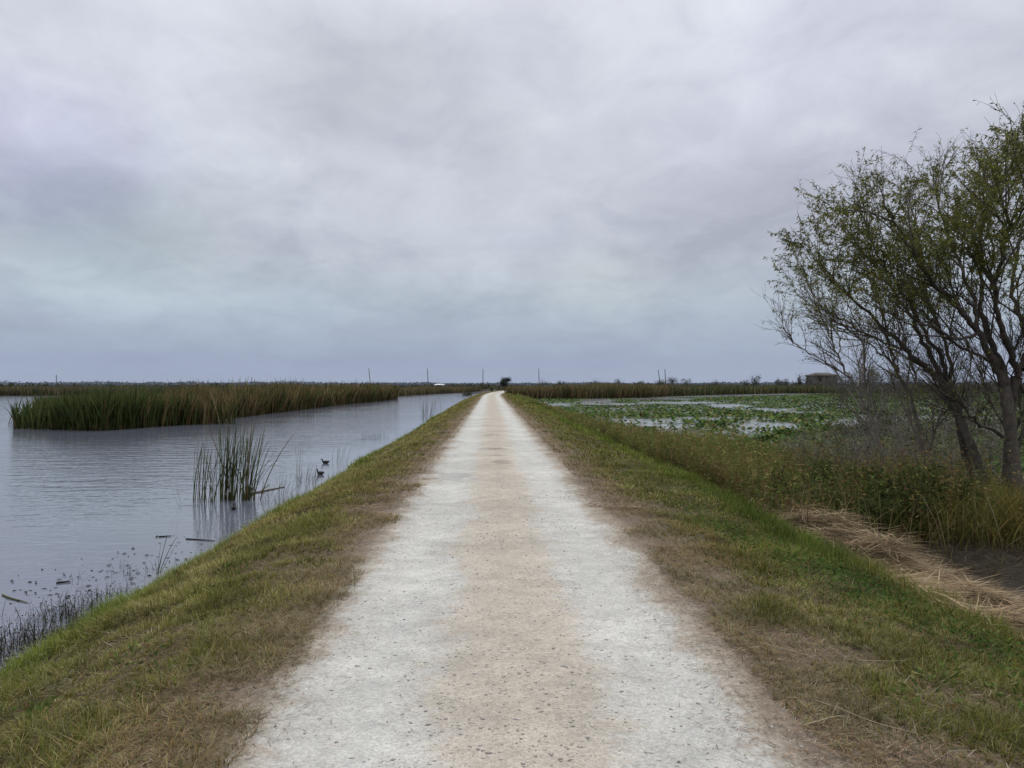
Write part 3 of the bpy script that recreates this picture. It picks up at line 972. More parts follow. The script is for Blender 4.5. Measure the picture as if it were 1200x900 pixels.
pc = colmix([(.062, .115, .028), (.10, .145, .038), (.18, .18, .06), (.028, .055, .016), (.18, .135, .06)],
            np.stack([.8 + 0 * nz, .6 * nz + .25, .26 * (1 - sstep(40, 90, yy)) + .05, .7 * (1.2 - nz), .10 + 0 * nz], 1), .2)
V_, F_, C_, off = [], [], [], 0
IND = 300
for k in range(4):
    s_ = np.where((kind == k) & (np.arange(n) >= IND))[0]
    bv, bf = PADS[k]
    ca, sa = np.cos(rot[s_])[:, None], np.sin(rot[s_])[:, None]
    X = (bv[None, :, 0] * ca - bv[None, :, 1] * sa) * rad[s_][:, None]
    Y = (bv[None, :, 0] * sa + bv[None, :, 1] * ca) * rad[s_][:, None]
    Z = bv[None, :, 2] * rad[s_][:, None] + X * tilt[s_, 0][:, None] + Y * tilt[s_, 1][:, None]
    V = np.stack([X + xx[s_][:, None], Y + yy[s_][:, None], np.maximum(Z + zz[s_][:, None], WATER_Z + .004)], -1).reshape(-1, 3)
    F = (np.arange(len(s_))[:, None, None] * len(bv) + bf[None]).reshape(-1, 3)
    V_.append(V); F_.append(F + off); C_.append(np.repeat(pc[s_], len(bv), 0))
    off += len(V)
tag(mesh_obj('lily_pads', np.concatenate(V_), np.concatenate(F_), np.concatenate(C_), M_PAD), 'carpet of green lily pads covering the pond right of the road', 'lily pads', kind='stuff')
tones = [(.065, .125, .030), (.105, .155, .040), (.17, .17, .06), (.032, .062, .018)]
pad_me = [[raw_mesh('lily_pad', PADS[k][0], PADS[k][1], np.tile(tones[j], (len(PADS[k][0]), 1)), M_PAD) for j in range(4)] for k in range(4)]
for i in range(min(IND, n)):
    o = bpy.data.objects.new('lily_pad', pad_me[kind[i]][RNG.choice(4, p=[.35, .3, .2, .15])])
    o.location = (xx[i], yy[i], zz[i] + .01)
    o.rotation_euler = (tilt[i, 1] * .4, -tilt[i, 0] * .4, rot[i])
    o.scale = (rad[i],) * 3
    link(o)
    tag(o, 'green lily pad at the near edge of the pond behind the weedy bank', 'lily pad', 'lily pads at the near edge of the pond')


# ------------------------------------------------------------------ weedy margin between bank and pond
def weeds(n, pos, h0, h1, pal, w, leaf=.045, per=14, leafw=.35, droop=.2):
    x, y = pos(n)
    z = np.maximum(ground_z(x, y), WATER_Z)
    nz = vnoise(x, y, .8, 101)
    H = RNG.uniform(h0, h1, n) * (.55 + .9 * nz)
    W = np.tile(np.array(w, float), (n, 1)) * (.3 + 1.4 * np.stack([vnoise(x, y, .45, 110 + k) for k in range(len(pal))], 1)) ** 2
    c = colmix(pal, W, .2)
    az = RNG.random(n) * 6.28
    lean = np.abs(RNG.normal(.12, .12, n))
    sc = 1 + y * .02
    st = blades(np.stack([x, y, z], 1), H, .006 * sc, az, lean, np.full(n, .2), c * .6, c * .9, 2)
    pick = np.repeat(np.arange(n), per)
    f = RNG.uniform(.15, 1.05, len(pick))
    base = np.stack([x[pick] + np.cos(az[pick]) * np.sin(lean[pick]) * H[pick] * f, y[pick] + np.sin(az[pick]) * np.sin(lean[pick]) * H[pick] * f, z[pick] + H[pick] * f], 1) + RNG.normal(0, .025, (len(pick), 3))
    D = RNG.normal(0, 1, (len(pick), 3)); D[:, 2] = D[:, 2] * .4 + .35 - droop
    L = leaf * RNG.uniform(.5, 1.5, len(pick)) * (1 + y[pick] * .02)
    lv = leaves(base, D, L, L * leafw, c[pick] * (.55 + .65 * f[:, None]) * (1 + RNG.normal(0, .15, (len(pick), 1))).clip(.5, 1.6))
    return join([st, lv])


WP = [(.135, .145, .042), (.10, .14, .034), (.20, .135, .058), (.165, .09, .05), (.26, .23, .09)]


def margin(y0, y1, ua, ub, pw):
    def f(n):
        y = y0 + (y1 - y0) * RNG.random(n) ** pw
        u = ua + (ub - ua) * RNG.random(n) + (vnoise(y, 0 * y, .25, 103) - .5) * .9
        return u + road_x(y), y
    return f


parts = [weeds(8500, margin(11.5, 30, 4.4, 8.4, 1.1), .25, .85, WP, [1.1, .9, .9, .30, .4]),
         weeds(3500, margin(30, 60, 4.5, 6.6, 1.1), .15, .42, WP, [.8, 1.3, .5, .15, .3], per=9),
         weeds(2500, margin(60, 190, 4.2, 5.8, 1.2), .15, .42, WP, [.8, 1.3, .5, .1, .3], leaf=.08, per=6),
         weeds(1500, lambda n: (RNG.uniform(7, 12, n), RNG.uniform(17, 23, n)), .4, .8, WP, [1, .9, .4, .2, .5], per=10)]
parts.append(weeds(900, margin(10.5, 26, 4.5, 9.0, 1.2), .7, 1.25, WP, [.8, .7, 1.2, .3, 1.0], per=7, leaf=.05))
n = 3500
y = 10.5 + 22 * RNG.random(n) ** 1.2
u = 4.5 + 4.2 * RNG.random(n)
keep = vnoise(u, y, .9, 125) > .48
u, y = u[keep], y[keep]
n = len(u)
c = colmix([(.30, .25, .12), (.20, .21, .06), (.36, .28, .17)], np.ones((n, 3)), .2)
parts.append(blades(np.stack([u, y, np.maximum(ground_z(u, y), WATER_Z)], 1), RNG.uniform(.4, 1.15, n), .006 + .0005 * y, RNG.random(n) * 6.28, np.abs(RNG.normal(.2, .2, n)), RNG.uniform(.1, 1.0, n), c * .5, c, 3, RNG.uniform(-1, 1, n)))
V, F, C = join(parts)
tag(mesh_obj('marsh_weeds', V, F, C, M_WEED), 'olive and rust coloured marsh weeds between the right bank and the lily pads', 'weeds', kind='stuff')

# brighter tall grass along the lip of the right bank
n = 9000
y = 8.0 + 34 * RNG.random(n) ** 1.7
u = 3.9 + RNG.normal(0, .22, n) + .25 * sstep(12, 25, y)
keep = vnoise(u, y, .8, 121) + vnoise(u, y, .25, 122) > 1.02
u, y = u[keep], y[keep]
n = len(u)
x = u + road_x(y)
c = colmix([(.13, .19, .035), (.09, .14, .03), (.17, .17, .06), (.06, .085, .02)], np.tile([1, 1, .5, .4], (n, 1)), .2)
V, F, C = blades(np.stack([x, y, ground_z(x, y)], 1), RNG.uniform(.12, .30, n), .004 + .0005 * y, RNG.random(n) * 6.28, np.abs(RNG.normal(.2, .2, n)), RNG.uniform(.3, 1.1, n), c * .55, c, 3)
tag(mesh_obj('tall_grass', V, F, C, M_GRASS), 'bright green uncut grass along the lip of the right bank', 'grass', kind='stuff')
# low broad-leaved green patches in the right lawn
parts = []
for (cx, cy, sx_, sy_, n) in ((3.45, 7.0, .42, .8, 2400), (3.75, 5.1, .3, .45, 900), (2.9, 8.9, .2, .7, 700), (3.2, 3.9, .2, .3, 400), (3.0, 12, .3, 1.5, 600)):
    x = cx + RNG.normal(0, sx_, n); y = cy + RNG.normal(0, sy_, n)
    c = colmix([(.085, .145, .034), (.06, .10, .026), (.12, .17, .05)], np.ones((n, 3)), .2)
    D = RNG.normal(0, 1, (n, 3)); D[:, 2] = np.abs(D[:, 2]) * .5 + .15
    parts.append(leaves(np.stack([x, y, ground_z(x, y) + RNG.uniform(.02, .10, n)], 1), D, RNG.uniform(.02, .05, n), RNG.uniform(.012, .026, n), c))
for _ in range(90):
    sd = -1 if RNG.random() < .5 else 1
    cx = RNG.uniform(-3.6, -1.9) if sd < 0 else RNG.uniform(2.1, 4.0)
    cy = 2.8 + 13 * RNG.random() ** 1.4
    n = RNG.integers(14, 46)
    rr_ = RNG.uniform(.03, .11)
    x = cx + RNG.normal(0, rr_, n); y = cy + RNG.normal(0, rr_, n)
    c = colmix([(.12, .17, .045), (.08, .11, .03), (.20, .19, .07), (.22, .14, .07)], np.tile([1, .8, .6, .4], (n, 1)), .2)
    D = np.column_stack([x - cx, y - cy, np.abs(RNG.normal(.04, .03, n))]) + RNG.normal(0, .015, (n, 3))
    parts.append(leaves(np.stack([x, y, ground_z(x, y) + RNG.uniform(.015, .07, n)], 1), D, RNG.uniform(.03, .07, n), RNG.uniform(.010, .024, n), c))
V, F, C = join(parts)
tag(mesh_obj('verge_weeds', V, F, C, M_GRASS), 'low broad leaved green weeds scattered through both mown verges, thickest at the right', 'weeds', kind='stuff')

# tall yellowish bunch grass under the willows
n = 10500
cxs = np.array([(7.4, 11.6), (8.3, 11.9), (7.8, 12.6), (9.0, 12.4), (6.8, 12.1), (8.8, 11.3), (9.6, 11.9), (7.9, 11.2), (9.4, 13.4), (8.0, 13.6), (10.4, 12.6), (10.6, 14.2), (6.9, 13.2)])
k = RNG.integers(0, len(cxs), n)
P2 = cxs[k] + RNG.normal(0, .42, (n, 2))
c = colmix([(.30, .265, .075), (.20, .21, .055), (.36, .24, .09), (.13, .145, .04)], np.tile([1, 1, .6, .6], (n, 1)), .2)
V, F, C = blades(np.column_stack([P2, ground_z(P2[:, 0], P2[:, 1])]), RNG.uniform(.35, .95, n), RNG.uniform(.006, .013, n), RNG.random(n) * 6.28, np.abs(RNG.normal(.25, .22, n)), RNG.uniform(.3, 1.6, n), c * .5, c, 4, RNG.uniform(-1, 1, n))
n = 5200
P2 = np.column_stack([RNG.uniform(5.0, 11, n), RNG.uniform(6, 12, n)])
P2 = P2[(vnoise(P2[:, 0], P2[:, 1], .9, 131) > .55) & (P2[:, 0] > 5.6)]
n = len(P2)
c = colmix([(.17, .13, .07), (.11, .09, .05), (.22, .18, .10)], np.ones((n, 3)), .2)
B2 = blades(np.column_stack([P2, ground_z(P2[:, 0], P2[:, 1])]), RNG.uniform(.1, .4, n), RNG.uniform(.005, .009, n), RNG.random(n) * 6.28, RNG.uniform(.3, 1.4, n), RNG.uniform(.1, .8, n), c * .5, c, 3)
V, F, C = join([(V, F, C), B2])
tag(mesh_obj('bunch_grass', V, F, C, M_GRASS), 'yellowish arching bunch grass around the feet of the willows', 'grass', kind='stuff')


# ------------------------------------------------------------------ trees
def grow(parent, n, tmin, length, ang, r0, up, rng, npts=5, wig=.10, tpow=1.0, droop=0.0, tmax=1.0):
    """side shoots on a parent polyline; returns list of (pts, radii)"""
    P, Rr = parent
    seg = np.linalg.norm(np.diff(P, axis=0), axis=1)
    cs = np.concatenate([[0], np.cumsum(seg)]) / max(seg.sum(), 1e-6)
    out = []
    for _ in range(n):
        t = tmin + (tmax - tmin) * rng.random() ** tpow
        p = np.array([np.interp(t, cs, P[:, k]) for k in range(3)])
        i = min(int(np.searchsorted(cs, t)), len(P) - 1)
        tn = P[i] - P[max(i - 1, 0)]
        tn = tn / (np.linalg.norm(tn) + 1e-9)
        rv = rng.normal(size=3); sdv = rv - tn * rv.dot(tn); sdv /= np.linalg.norm(sdv) + 1e-9
        a = ang * rng.uniform(.55, 1.35)
        dirv = tn * math.cos(a) + sdv * math.sin(a) + np.array([0, 0, up])
        dirv /= np.linalg.norm(dirv)
        L = length * rng.uniform(.5, 1.25) * (1.15 - .55 * t)
        pts = [p]
        q = p.copy()
        for s_ in range(npts - 1):
            dirv = dirv + rng.normal(0, wig, 3) + np.array([0, 0, -droop * s_ / npts])
            dirv /= np.linalg.norm(dirv)
            q = q + dirv * L / (npts - 1)
            pts.append(q.copy())
        r = min(r0 * rng.uniform(.7, 1.2), np.interp(t, cs, Rr) * .8)
        out.append((np.array(pts), np.linspace(r, r * .3, npts)))
    return out


def leaf_on(branches, per_m, L, W, pal, w, rng, tmin=.15, hang=.5, keepf=None, clusters=False):
    Ps, Ds = [], []
    for P, _ in branches:
        ln = np.linalg.norm(np.diff(P, axis=0), axis=1).sum()
        k = rng.poisson(per_m * ln)
        if k == 0:
            continue
        t = tmin + (1 - tmin) * rng.random(k)
        f = t * (len(P) - 1)
        i = np.minimum(f.astype(int), len(P) - 2)
        fr = (f - i)[:, None]
        Ps.append(P[i] * (1 - fr) + P[i + 1] * fr)
        Ds.append((P[i + 1] - P[i]) / (np.linalg.norm(P[i + 1] - P[i], axis=1, keepdims=True) + 1e-9))
    Ps, Ds = np.concatenate(Ps), np.concatenate(Ds)
    if keepf is not None:
        kf = rng.random(len(Ps)) < keepf(Ps)
        Ps, Ds = Ps[kf], Ds[kf]
    n = len(Ps)
    D = Ds * .7 + rng.normal(0, .42, (n, 3)) + np.array([0, 0, -hang * 1.3])
    nz = vnoise(Ps[:, 0] + Ps[:, 1] * .6, Ps[:, 2], 1.3, 141)
    Wt = np.tile(np.array(w, float), (n, 1)) * (.4 + 1.2 * np.stack([nz, 1 - nz] + [np.ones(n)] * (len(pal) - 2), 1))
    return leaves(Ps, D, L * rng.uniform(.55, 1.3, n), W * rng.uniform(.7, 1.3, n), colmix(pal, Wt, .2, rng), rng)


BARK_D, BARK_G, BARK_R = (.082, .070, .060), (.125, .11, .092), (.085, .055, .042)


def willow(name_label, base_px, base_t, trunks, limbs, lvl, leafspec, seed, barks, stems=3):
    rng = np.random.default_rng(seed)
    root_p = at_depth(*base_px, base_t)
    gz = float(ground_z(root_p[0], root_p[1]))
    root = empty('willow_tree', (root_p[0], root_p[1], gz))
    tag(root, name_label, 'tree')
    def mk(spec):
        pts = [at_depth(px, py if py > 450 else 450 - (450 - py) * .83, base_t + dt) for (px, py, dt) in spec[0]]
        return smooth_path(pts, spec[1], 4)
    tk = []
    for i, sp in enumerate(trunks):
        P, Rr = mk(sp)
        P[0, 2] = float(ground_z(P[0, 0], P[0, 1])) - .1
        Rr = Rr * (1 + .08 * np.sin(np.arange(len(Rr)) * 2.1 + i))
        Rr = Rr * .64
        V, F, C = tube(P, Rr, 14, barks[0], barks[1])
        ctr = np.repeat(P, 14, 0)
        V = ctr + (V - ctr) * (.84 + .34 * vnoise(V[:, 0] * 9 + V[:, 1] * 7, V[:, 2] * 3, 1.0, 171))[:, None]
        tk.append((P, Rr))
        child_mesh('trunk', V, F, C, M_BARK, root, True)
    main = []
    for sp in limbs:
        P, Rr = mk(sp)
        Rr = Rr * .6
        P[1:-1] += rng.normal(0, .02, (len(P) - 2, 3))
        V, F, C = tube(P, Rr, 8, barks[1], barks[2])
        child_mesh('limb', V, F, C, M_BARK, root, True)
        main.append((P, Rr))
    for m in tk:
        for q in grow(m, stems, .35, 2.4, .5, .022, .55, rng, 8, .10):
            q = smooth_path(q[0], q[1], 3)
            V, F, C = tube(q[0], q[1], 6, barks[1], barks[2])
            child_mesh('limb', V, F, C, M_BARK, root, True)
            main.append(q)
    b1, b2, b3, whips = [], [], [], []
    for m in main:
        whips += grow(m, 7, .8, .75, .5, .0035, .25, rng, 5, .14)
        ln = np.linalg.norm(np.diff(m[0], axis=0), axis=1).sum()
        b1 += grow(m, int(lvl[0][0] * ln + .5), lvl[0][1], lvl[0][2], .62, .016, .30, rng, 6, .09)
        b3 += grow(m, int(5 * ln), .55, .8, .4, .005, .2, rng, 5, .12)
    for m in b1:
        ln = np.linalg.norm(np.diff(m[0], axis=0), axis=1).sum()
        b2 += grow(m, int(lvl[1][0] * ln + .5), .15, lvl[1][1], .62, .008, .18, rng, 5, .10)
    for m in b2:
        ln = np.linalg.norm(np.diff(m[0], axis=0), axis=1).sum()
        b3 += grow(m, int(lvl[2][0] * ln + .5), .15, lvl[2][1], .55, .0045, .12, rng, 4, .12, droop=.1)
    whips += [q for m in b1[::2] for q in grow(m, 2, .75, .55, .5, .003, .3, rng, 5, .16)]
    tw = [tube(p, np.maximum(r, .0026), 3, barks[2]) for p, r in whips] + [tube(p, np.maximum(r, .0028), 4, barks[2]) for p, r in b1] + [tube(p, np.maximum(r, .0026), 3, barks[2]) for p, r in b2] + [tube(p, np.maximum(r, .0022), 3, barks[2]) for p, r in b3]
    V, F, C = join(tw)
    child_mesh('twigs', V, F, C, M_BARK, root)
    if leafspec:
        V, F, C = leaf_on(b2 + b3, leafspec[0], .085, .019, [(.15, .165, .032), (.08, .10, .024), (.24, .235, .06), (.15, .10, .04)], [1.2, 1.0, .45, .10], rng, keepf=leafspec[1])
        child_mesh('foliage', V, F, C, M_LEAF, root)
    print('willow', seed, len(b1), len(b2), len(b3), len(V))
    return root


dens = lambda P: np.clip((P[:, 2] - 2.6) / 1.3, .05, 1) * (.12 + 1.0 * sstep(.32, .62, vnoise(P[:, 0] * 1.5 + P[:, 1], P[:, 2] * 1.5, 1.0, 151)))
T0 = 13.2
willow('large dark willow with several thick leaning trunks at the right edge, crown full of leaves', (1190, 600), T0,
       [([(1196, 606, 0), (1190, 560, 0), (1185, 515, 0), (1181, 478, 0), (1178, 455, .1)], [.19, .155, .15, .16, .13]),
        ([(1180, 600, .8), (1181, 550, .7), (1183, 500, .4), (1186, 465, .2), (1192, 440, .1)], [.15, .13, .12, .12, .12]),
        ([(1212, 606, .5), (1216, 550, .4), (1222, 500, .3), (1232, 450, .2)], [.15, .13, .12, .11])],
       [([(1178, 458, .1), (1170, 430, .1), (1158, 400, .0), (1146, 375, -.1), (1128, 352, -.3), (1104, 322, -.5), (1078, 282, -.8), (1056, 240, -1.0), (1040, 205, -1.2), (1032, 175, -1.3)], [.12, .105, .095, .085, .07, .058, .045, .034, .024, .012]),
        ([(1146, 375, -.1), (1142, 340, .1), (1130, 300, .3), (1116, 255, .6), (1102, 210, .8), (1094, 165, 1.0)], [.065, .058, .048, .038, .026, .012]),
        ([(1180, 458, .1), (1176, 430, .2), (1162, 395, .3), (1152, 360, .3), (1150, 318, .3), (1148, 275, .5), (1150, 225, .7), (1146, 170, .9), (1143, 150, .9)], [.11, .10, .09, .075, .06, .048, .036, .024, .012]),
        ([(1194, 440, .1), (1186, 408, .0), (1174, 370, -.3), (1168, 330, -.6), (1170, 285, -.9), (1178, 235, -1.2), (1180, 185, -1.4), (1186, 145, -1.5)], [.10, .09, .078, .06, .048, .036, .024, .012]),
        ([(1198, 430, .1), (1204, 395, .3), (1196, 355, .6), (1186, 315, .9), (1192, 260, 1.2), (1204, 200, 1.4), (1206, 150, 1.5)], [.09, .08, .07, .055, .042, .026, .012]),
        ([(1232, 450, .2), (1244, 400, .1), (1258, 345, -.1), (1264, 285, -.4), (1270, 225, -.6), (1262, 165, -.8)], [.10, .088, .07, .052, .034, .013]),
        ([(1160, 318, .3), (1166, 270, .8), (1160, 225, 1.2), (1166, 175, 1.5), (1160, 140, 1.6)], [.05, .04, .03, .02, .01]),
        ([(1178, 235, -1.2), (1200, 205, -1.5), (1216, 165, -1.7), (1222, 135, -1.8)], [.035, .028, .02, .01]),
        ([(1232, 450, .2), (1262, 410, .5), (1296, 360, .9), (1322, 305, 1.2), (1340, 245, 1.4)], [.085, .072, .055, .04, .015]),
        ([(1146, 378, -.1), (1120, 388, -.3), (1092, 372, -.6), (1064, 362, -.8), (1040, 345, -1.0)], [.05, .042, .032, .022, .01]),
        ([(1183, 515, 0), (1160, 502, -.4), (1140, 490, -.7), (1126, 474, -.8), (1110, 462, -.9), (1096, 440, -1.0)], [.055, .048, .04, .032, .024, .01]),
        ([(1170, 430, .1), (1150, 412, .5), (1126, 398, .9), (1100, 380, 1.2), (1085, 350, 1.4), (1075, 305, 1.6)], [.05, .044, .036, .028, .02, .01])],
       ((4.2, .2, 1.35), (5.5, .70), (5.5, .42)), (42, dens), 11, (BARK_G, BARK_D, (.10, .086, .07)))
T1 = 14.3
willow('leaning two stemmed willow left of the largest one, its limbs sweeping up to the left', (1150, 575), T1,
       [([(1160, 578, 0), (1146, 540, 0), (1132, 508, 0), (1122, 480, 0), (1112, 456, 0), (1103, 444, 0)], [.16, .125, .12, .12, .12, .11]),
        ([(1142, 575, .3), (1135, 545, .3), (1128, 515, .2), (1122, 485, .05)], [.13, .115, .11, .10])],
       [([(1104, 446, 0), (1090, 432, 0), (1076, 418, -.1), (1060, 398, -.2), (1042, 378, -.3), (1018, 352, -.5), (994, 322, -.7), (972, 296, -.9), (952, 272, -1.0)], [.10, .09, .08, .066, .055, .042, .03, .02, .01]),
        ([(1106, 448, 0), (1096, 424, .1), (1082, 392, .2), (1068, 358, .2), (1048, 322, .2), (1024, 282, .2), (1004, 250, .1), (986, 222, 0)], [.085, .075, .065, .056, .045, .034, .024, .011]),
        ([(1110, 452, 0), (1106, 428, -.2), (1098, 402, -.4), (1080, 370, -.6), (1062, 330, -.9), (1040, 290, -1.1), (1020, 240, -1.3), (1012, 195, -1.4)], [.075, .066, .058, .048, .038, .028, .02, .01]),
        ([(1112, 456, 0), (1114, 425, .3), (1106, 385, .6), (1090, 340, .9), (1082, 290, 1.1), (1076, 240, 1.2), (1066, 190, 1.3)], [.065, .058, .05, .042, .032, .022, .01]),
        ([(1076, 418, -.1), (1050, 398, .2), (1020, 382, .5), (990, 362, .7), (962, 338, .9), (945, 305, 1.0)], [.045, .038, .03, .024, .017, .008])],
       ((4.2, .2, 1.25), (5.5, .66), (5.5, .40)), (38, dens), 12, (BARK_G, BARK_D, (.105, .09, .074)))
sparse = lambda P: np.clip((P[:, 2] - 1.6) / 2.2, .05, .55)
T2 = 15.0
willow('slim grey stemmed willow between the leaning willow and the pale bare one', (1087, 548), T2,
       [([(1088, 552, 0), (1079, 515, 0), (1072, 485, 0), (1066, 462, 0)], [.085, .07, .066, .06])],
       [([(1066, 464, 0), (1056, 444, 0), (1049, 425, 0), (1043, 400, .1), (1036, 372, .1), (1030, 340, .2), (1018, 300, .2), (1010, 262, .3)], [.055, .05, .045, .038, .03, .024, .016, .008]),
        ([(1068, 470, 0), (1072, 440, .3), (1066, 405, .5), (1056, 370, .7), (1050, 330, .9)], [.04, .034, .028, .02, .009]),
        ([(1050, 428, 0), (1030, 405, -.3), (1005, 385, -.6), (980, 362, -.8), (958, 340, -.9)], [.03, .025, .02, .014, .007])],
       ((5.0, .1, 1.0), (5.2, .52), (4.5, .34)), (16, sparse), 13, ((.16, .14, .115), (.17, .15, .125), (.15, .13, .11)))
bare = lambda P: np.clip((P[:, 2] - 1.4) / 8, .06, .4)
T3 = 16.0
willow('pale nearly leafless willow sapling, leftmost of the trees, leaning left', (1030, 512), T3,
       [([(1036, 540, 0), (1022, 495, 0), (1010, 470, 0), (1002, 450, 0)], [.06, .05, .046, .042])],
       [([(1002, 452, 0), (992, 432, 0), (984, 415, 0), (974, 388, 0), (964, 360, .1), (956, 334, .1), (946, 300, .2), (938, 268, .2)], [.04, .036, .032, .027, .022, .017, .012, .006]),
        ([(996, 440, 0), (976, 424, -.2), (954, 410, -.4), (934, 396, -.6), (920, 374, -.7), (914, 348, -.8)], [.03, .025, .02, .016, .011, .006]),
        ([(984, 415, 0), (985, 385, .3), (978, 350, .5), (972, 310, .6)], [.024, .02, .014, .007]),
        ([(1004, 456, 0), (1012, 425, .4), (1010, 390, .6), (1004, 350, .7)], [.026, .022, .016, .008])],
       ((5.5, .1, .9), (5.5, .48), (4.0, .32)), (16, bare), 14, ((.22, .195, .165), (.27, .245, .21), (.20, .18, .155)))


# bare grey twiggy shrubs at the pond edge behind the willows
def bare_shrub(p, h, seed, label, leafy=0.0, barkc=(.30, .275, .24), group='bare grey shrubs behind the willows', pal=None, name='bare_shrub', cat='shrub', r0=.012, spread=.5):
    rng = np.random.default_rng(seed)
    z = max(float(ground_z(p[0], p[1])), WATER_Z)
    root = empty(name, (p[0], p[1], z))
    tag(root, label, cat, group)
    st = []
    for _ in range(9):
        a = rng.random() * 6.28
        d0 = np.array([math.cos(a) * spread, math.sin(a) * spread, 1.0]) * rng.uniform(.6, 1.1)
        pts = [np.array([p[0] + rng.normal(0, .08), p[1] + rng.normal(0, .08), z - .05])]
        for k in range(5):
            d0 = d0 + rng.normal(0, .16, 3)
            pts.append(pts[-1] + d0 / np.linalg.norm(d0) * h / 5 * rng.uniform(.8, 1.2))
        st.append((np.array(pts), np.linspace(r0 * 1.6, r0 * .4, 6)))
    b1 = [q for s_ in st for q in grow(s_, 9, .15, h * .5, .7, r0 * .6, .1, rng, 4, .18)]
    b2 = [q for s_ in b1 for q in grow(s_, 8, .1, h * .30, .7, r0 * .35, .05, rng, 3, .2)]
    V, F, C = join([tube(a_, b_, 4, barkc) for a_, b_ in st])
    child_mesh('stems', V, F, C, M_BARK, root)
    V, F, C = join([tube(a_, b_, 3, np.array(barkc) * rng.uniform(.7, 1.25)) for a_, b_ in b1 + b2])
    child_mesh('twigs', V, F, C, M_BARK, root)
    if leafy:
        V, F, C = leaf_on(b1 + b2, leafy, .07, .026, pal or [(.055, .085, .024), (.035, .055, .018), (.09, .105, .03)], [1, 1, .5], rng, .0, .1)
        child_mesh('foliage', V, F, C, M_LEAF, root)
    return root


sh = [(968, 540, 17.5, 1.3, 'grey bare shrub at the left end of the thicket by the weeds'), (1000, 548, 17.0, 1.5, 'grey bare shrub in front of the pale leaning sapling'),
      (1045, 545, 17.8, 1.5, 'grey bare shrub between the pale sapling and the slim willow'), (1075, 530, 19.0, 1.6, 'grey bare shrub behind the slim grey stemmed willow'),
      (1110, 545, 18.0, 1.5, 'grey bare shrub seen between the slim and the two stemmed willows'), (1172, 540, 18.5, 1.5, 'grey bare shrub behind the trunks at the right edge'),
      (1022, 540, 16.4, 1.3, 'grey bare shrub just right of the pale sapling trunk'), (1092, 535, 16.8, 1.4, 'grey bare shrub at the foot of the slim grey stemmed willow'), (1135, 530, 19.5, 1.5, 'grey bare shrub behind the two stemmed willow'),
      (940, 528, 20.5, 1.1, 'lowest bare shrub, out in front of the lily pads left of the willows')]
for i, (px, py, t, h, lab) in enumerate(sh):
    p = at_depth(px, py, t)
    bare_shrub(p, h, 200 + i, lab, leafy=3.0 if i % 2 else 1.0, r0=.009)
for i, (px, t, h, lab) in enumerate([(1040, 12.0, .95, 'dense green leafy bush left of the yellow bunch grass'), (1075, 12.6, 1.0, 'green leafy bush against the foot of the slim willow'),
                                     (925, 13.4, .75, 'dark green leafy bush in the ditch behind the dead reeds'), (985, 13.8, .85, 'green bush between the ditch and the dense leafy bush')]):
    p = at_depth(px, 500, t)
    bare_shrub(p, h, 230 + i, lab, leafy=38, barkc=(.10, .09, .065), group='green bushes at the foot of the willows', name='leafy_bush', cat='bush', r0=.006, spread=.9,
               pal=[(.085, .115, .030), (.05, .07, .024), (.13, .145, .045)])

# dead branches poking out of the ditch
def dead_branch(pts, t, r, col, label):
    P = [at_depth(px, py, t + dt) for px, py, dt in pts]
    P, Rr = smooth_path(P, np.linspace(r, r * .35, len(P)), 5)
    parts = [tube(P, Rr, 6, col)]
    rng = np.random.default_rng(len(label))
    for q, rr in grow((P, Rr), 4, .3, .35, .6, r * .4, .1, rng, 4, .15):
        parts.append(tube(q, rr, 4, col))
    V, F, C = join(parts)
    tag(mesh_obj('dead_branch', V, F, C, M_BARK, loc=tuple(P[0])), label, 'branch')


dead_branch([(928, 588, 0), (922, 570, 0), (917, 556, -.1), (919, 545, -.1)], 12.4, .022, (.035, .03, .025), 'dark crooked dead branch standing in the ditch')
dead_branch([(985, 579, 0), (955, 572, .1), (930, 568, .2)], 12.9, .012, (.24, .22, .16), 'upper pale bare stem lying across the ditch weeds')
dead_branch([(982, 584, 0), (950, 579, .1), (926, 574, .2)], 12.6, .010, (.22, .20, .15), 'lower pale bare stem lying across the ditch weeds')

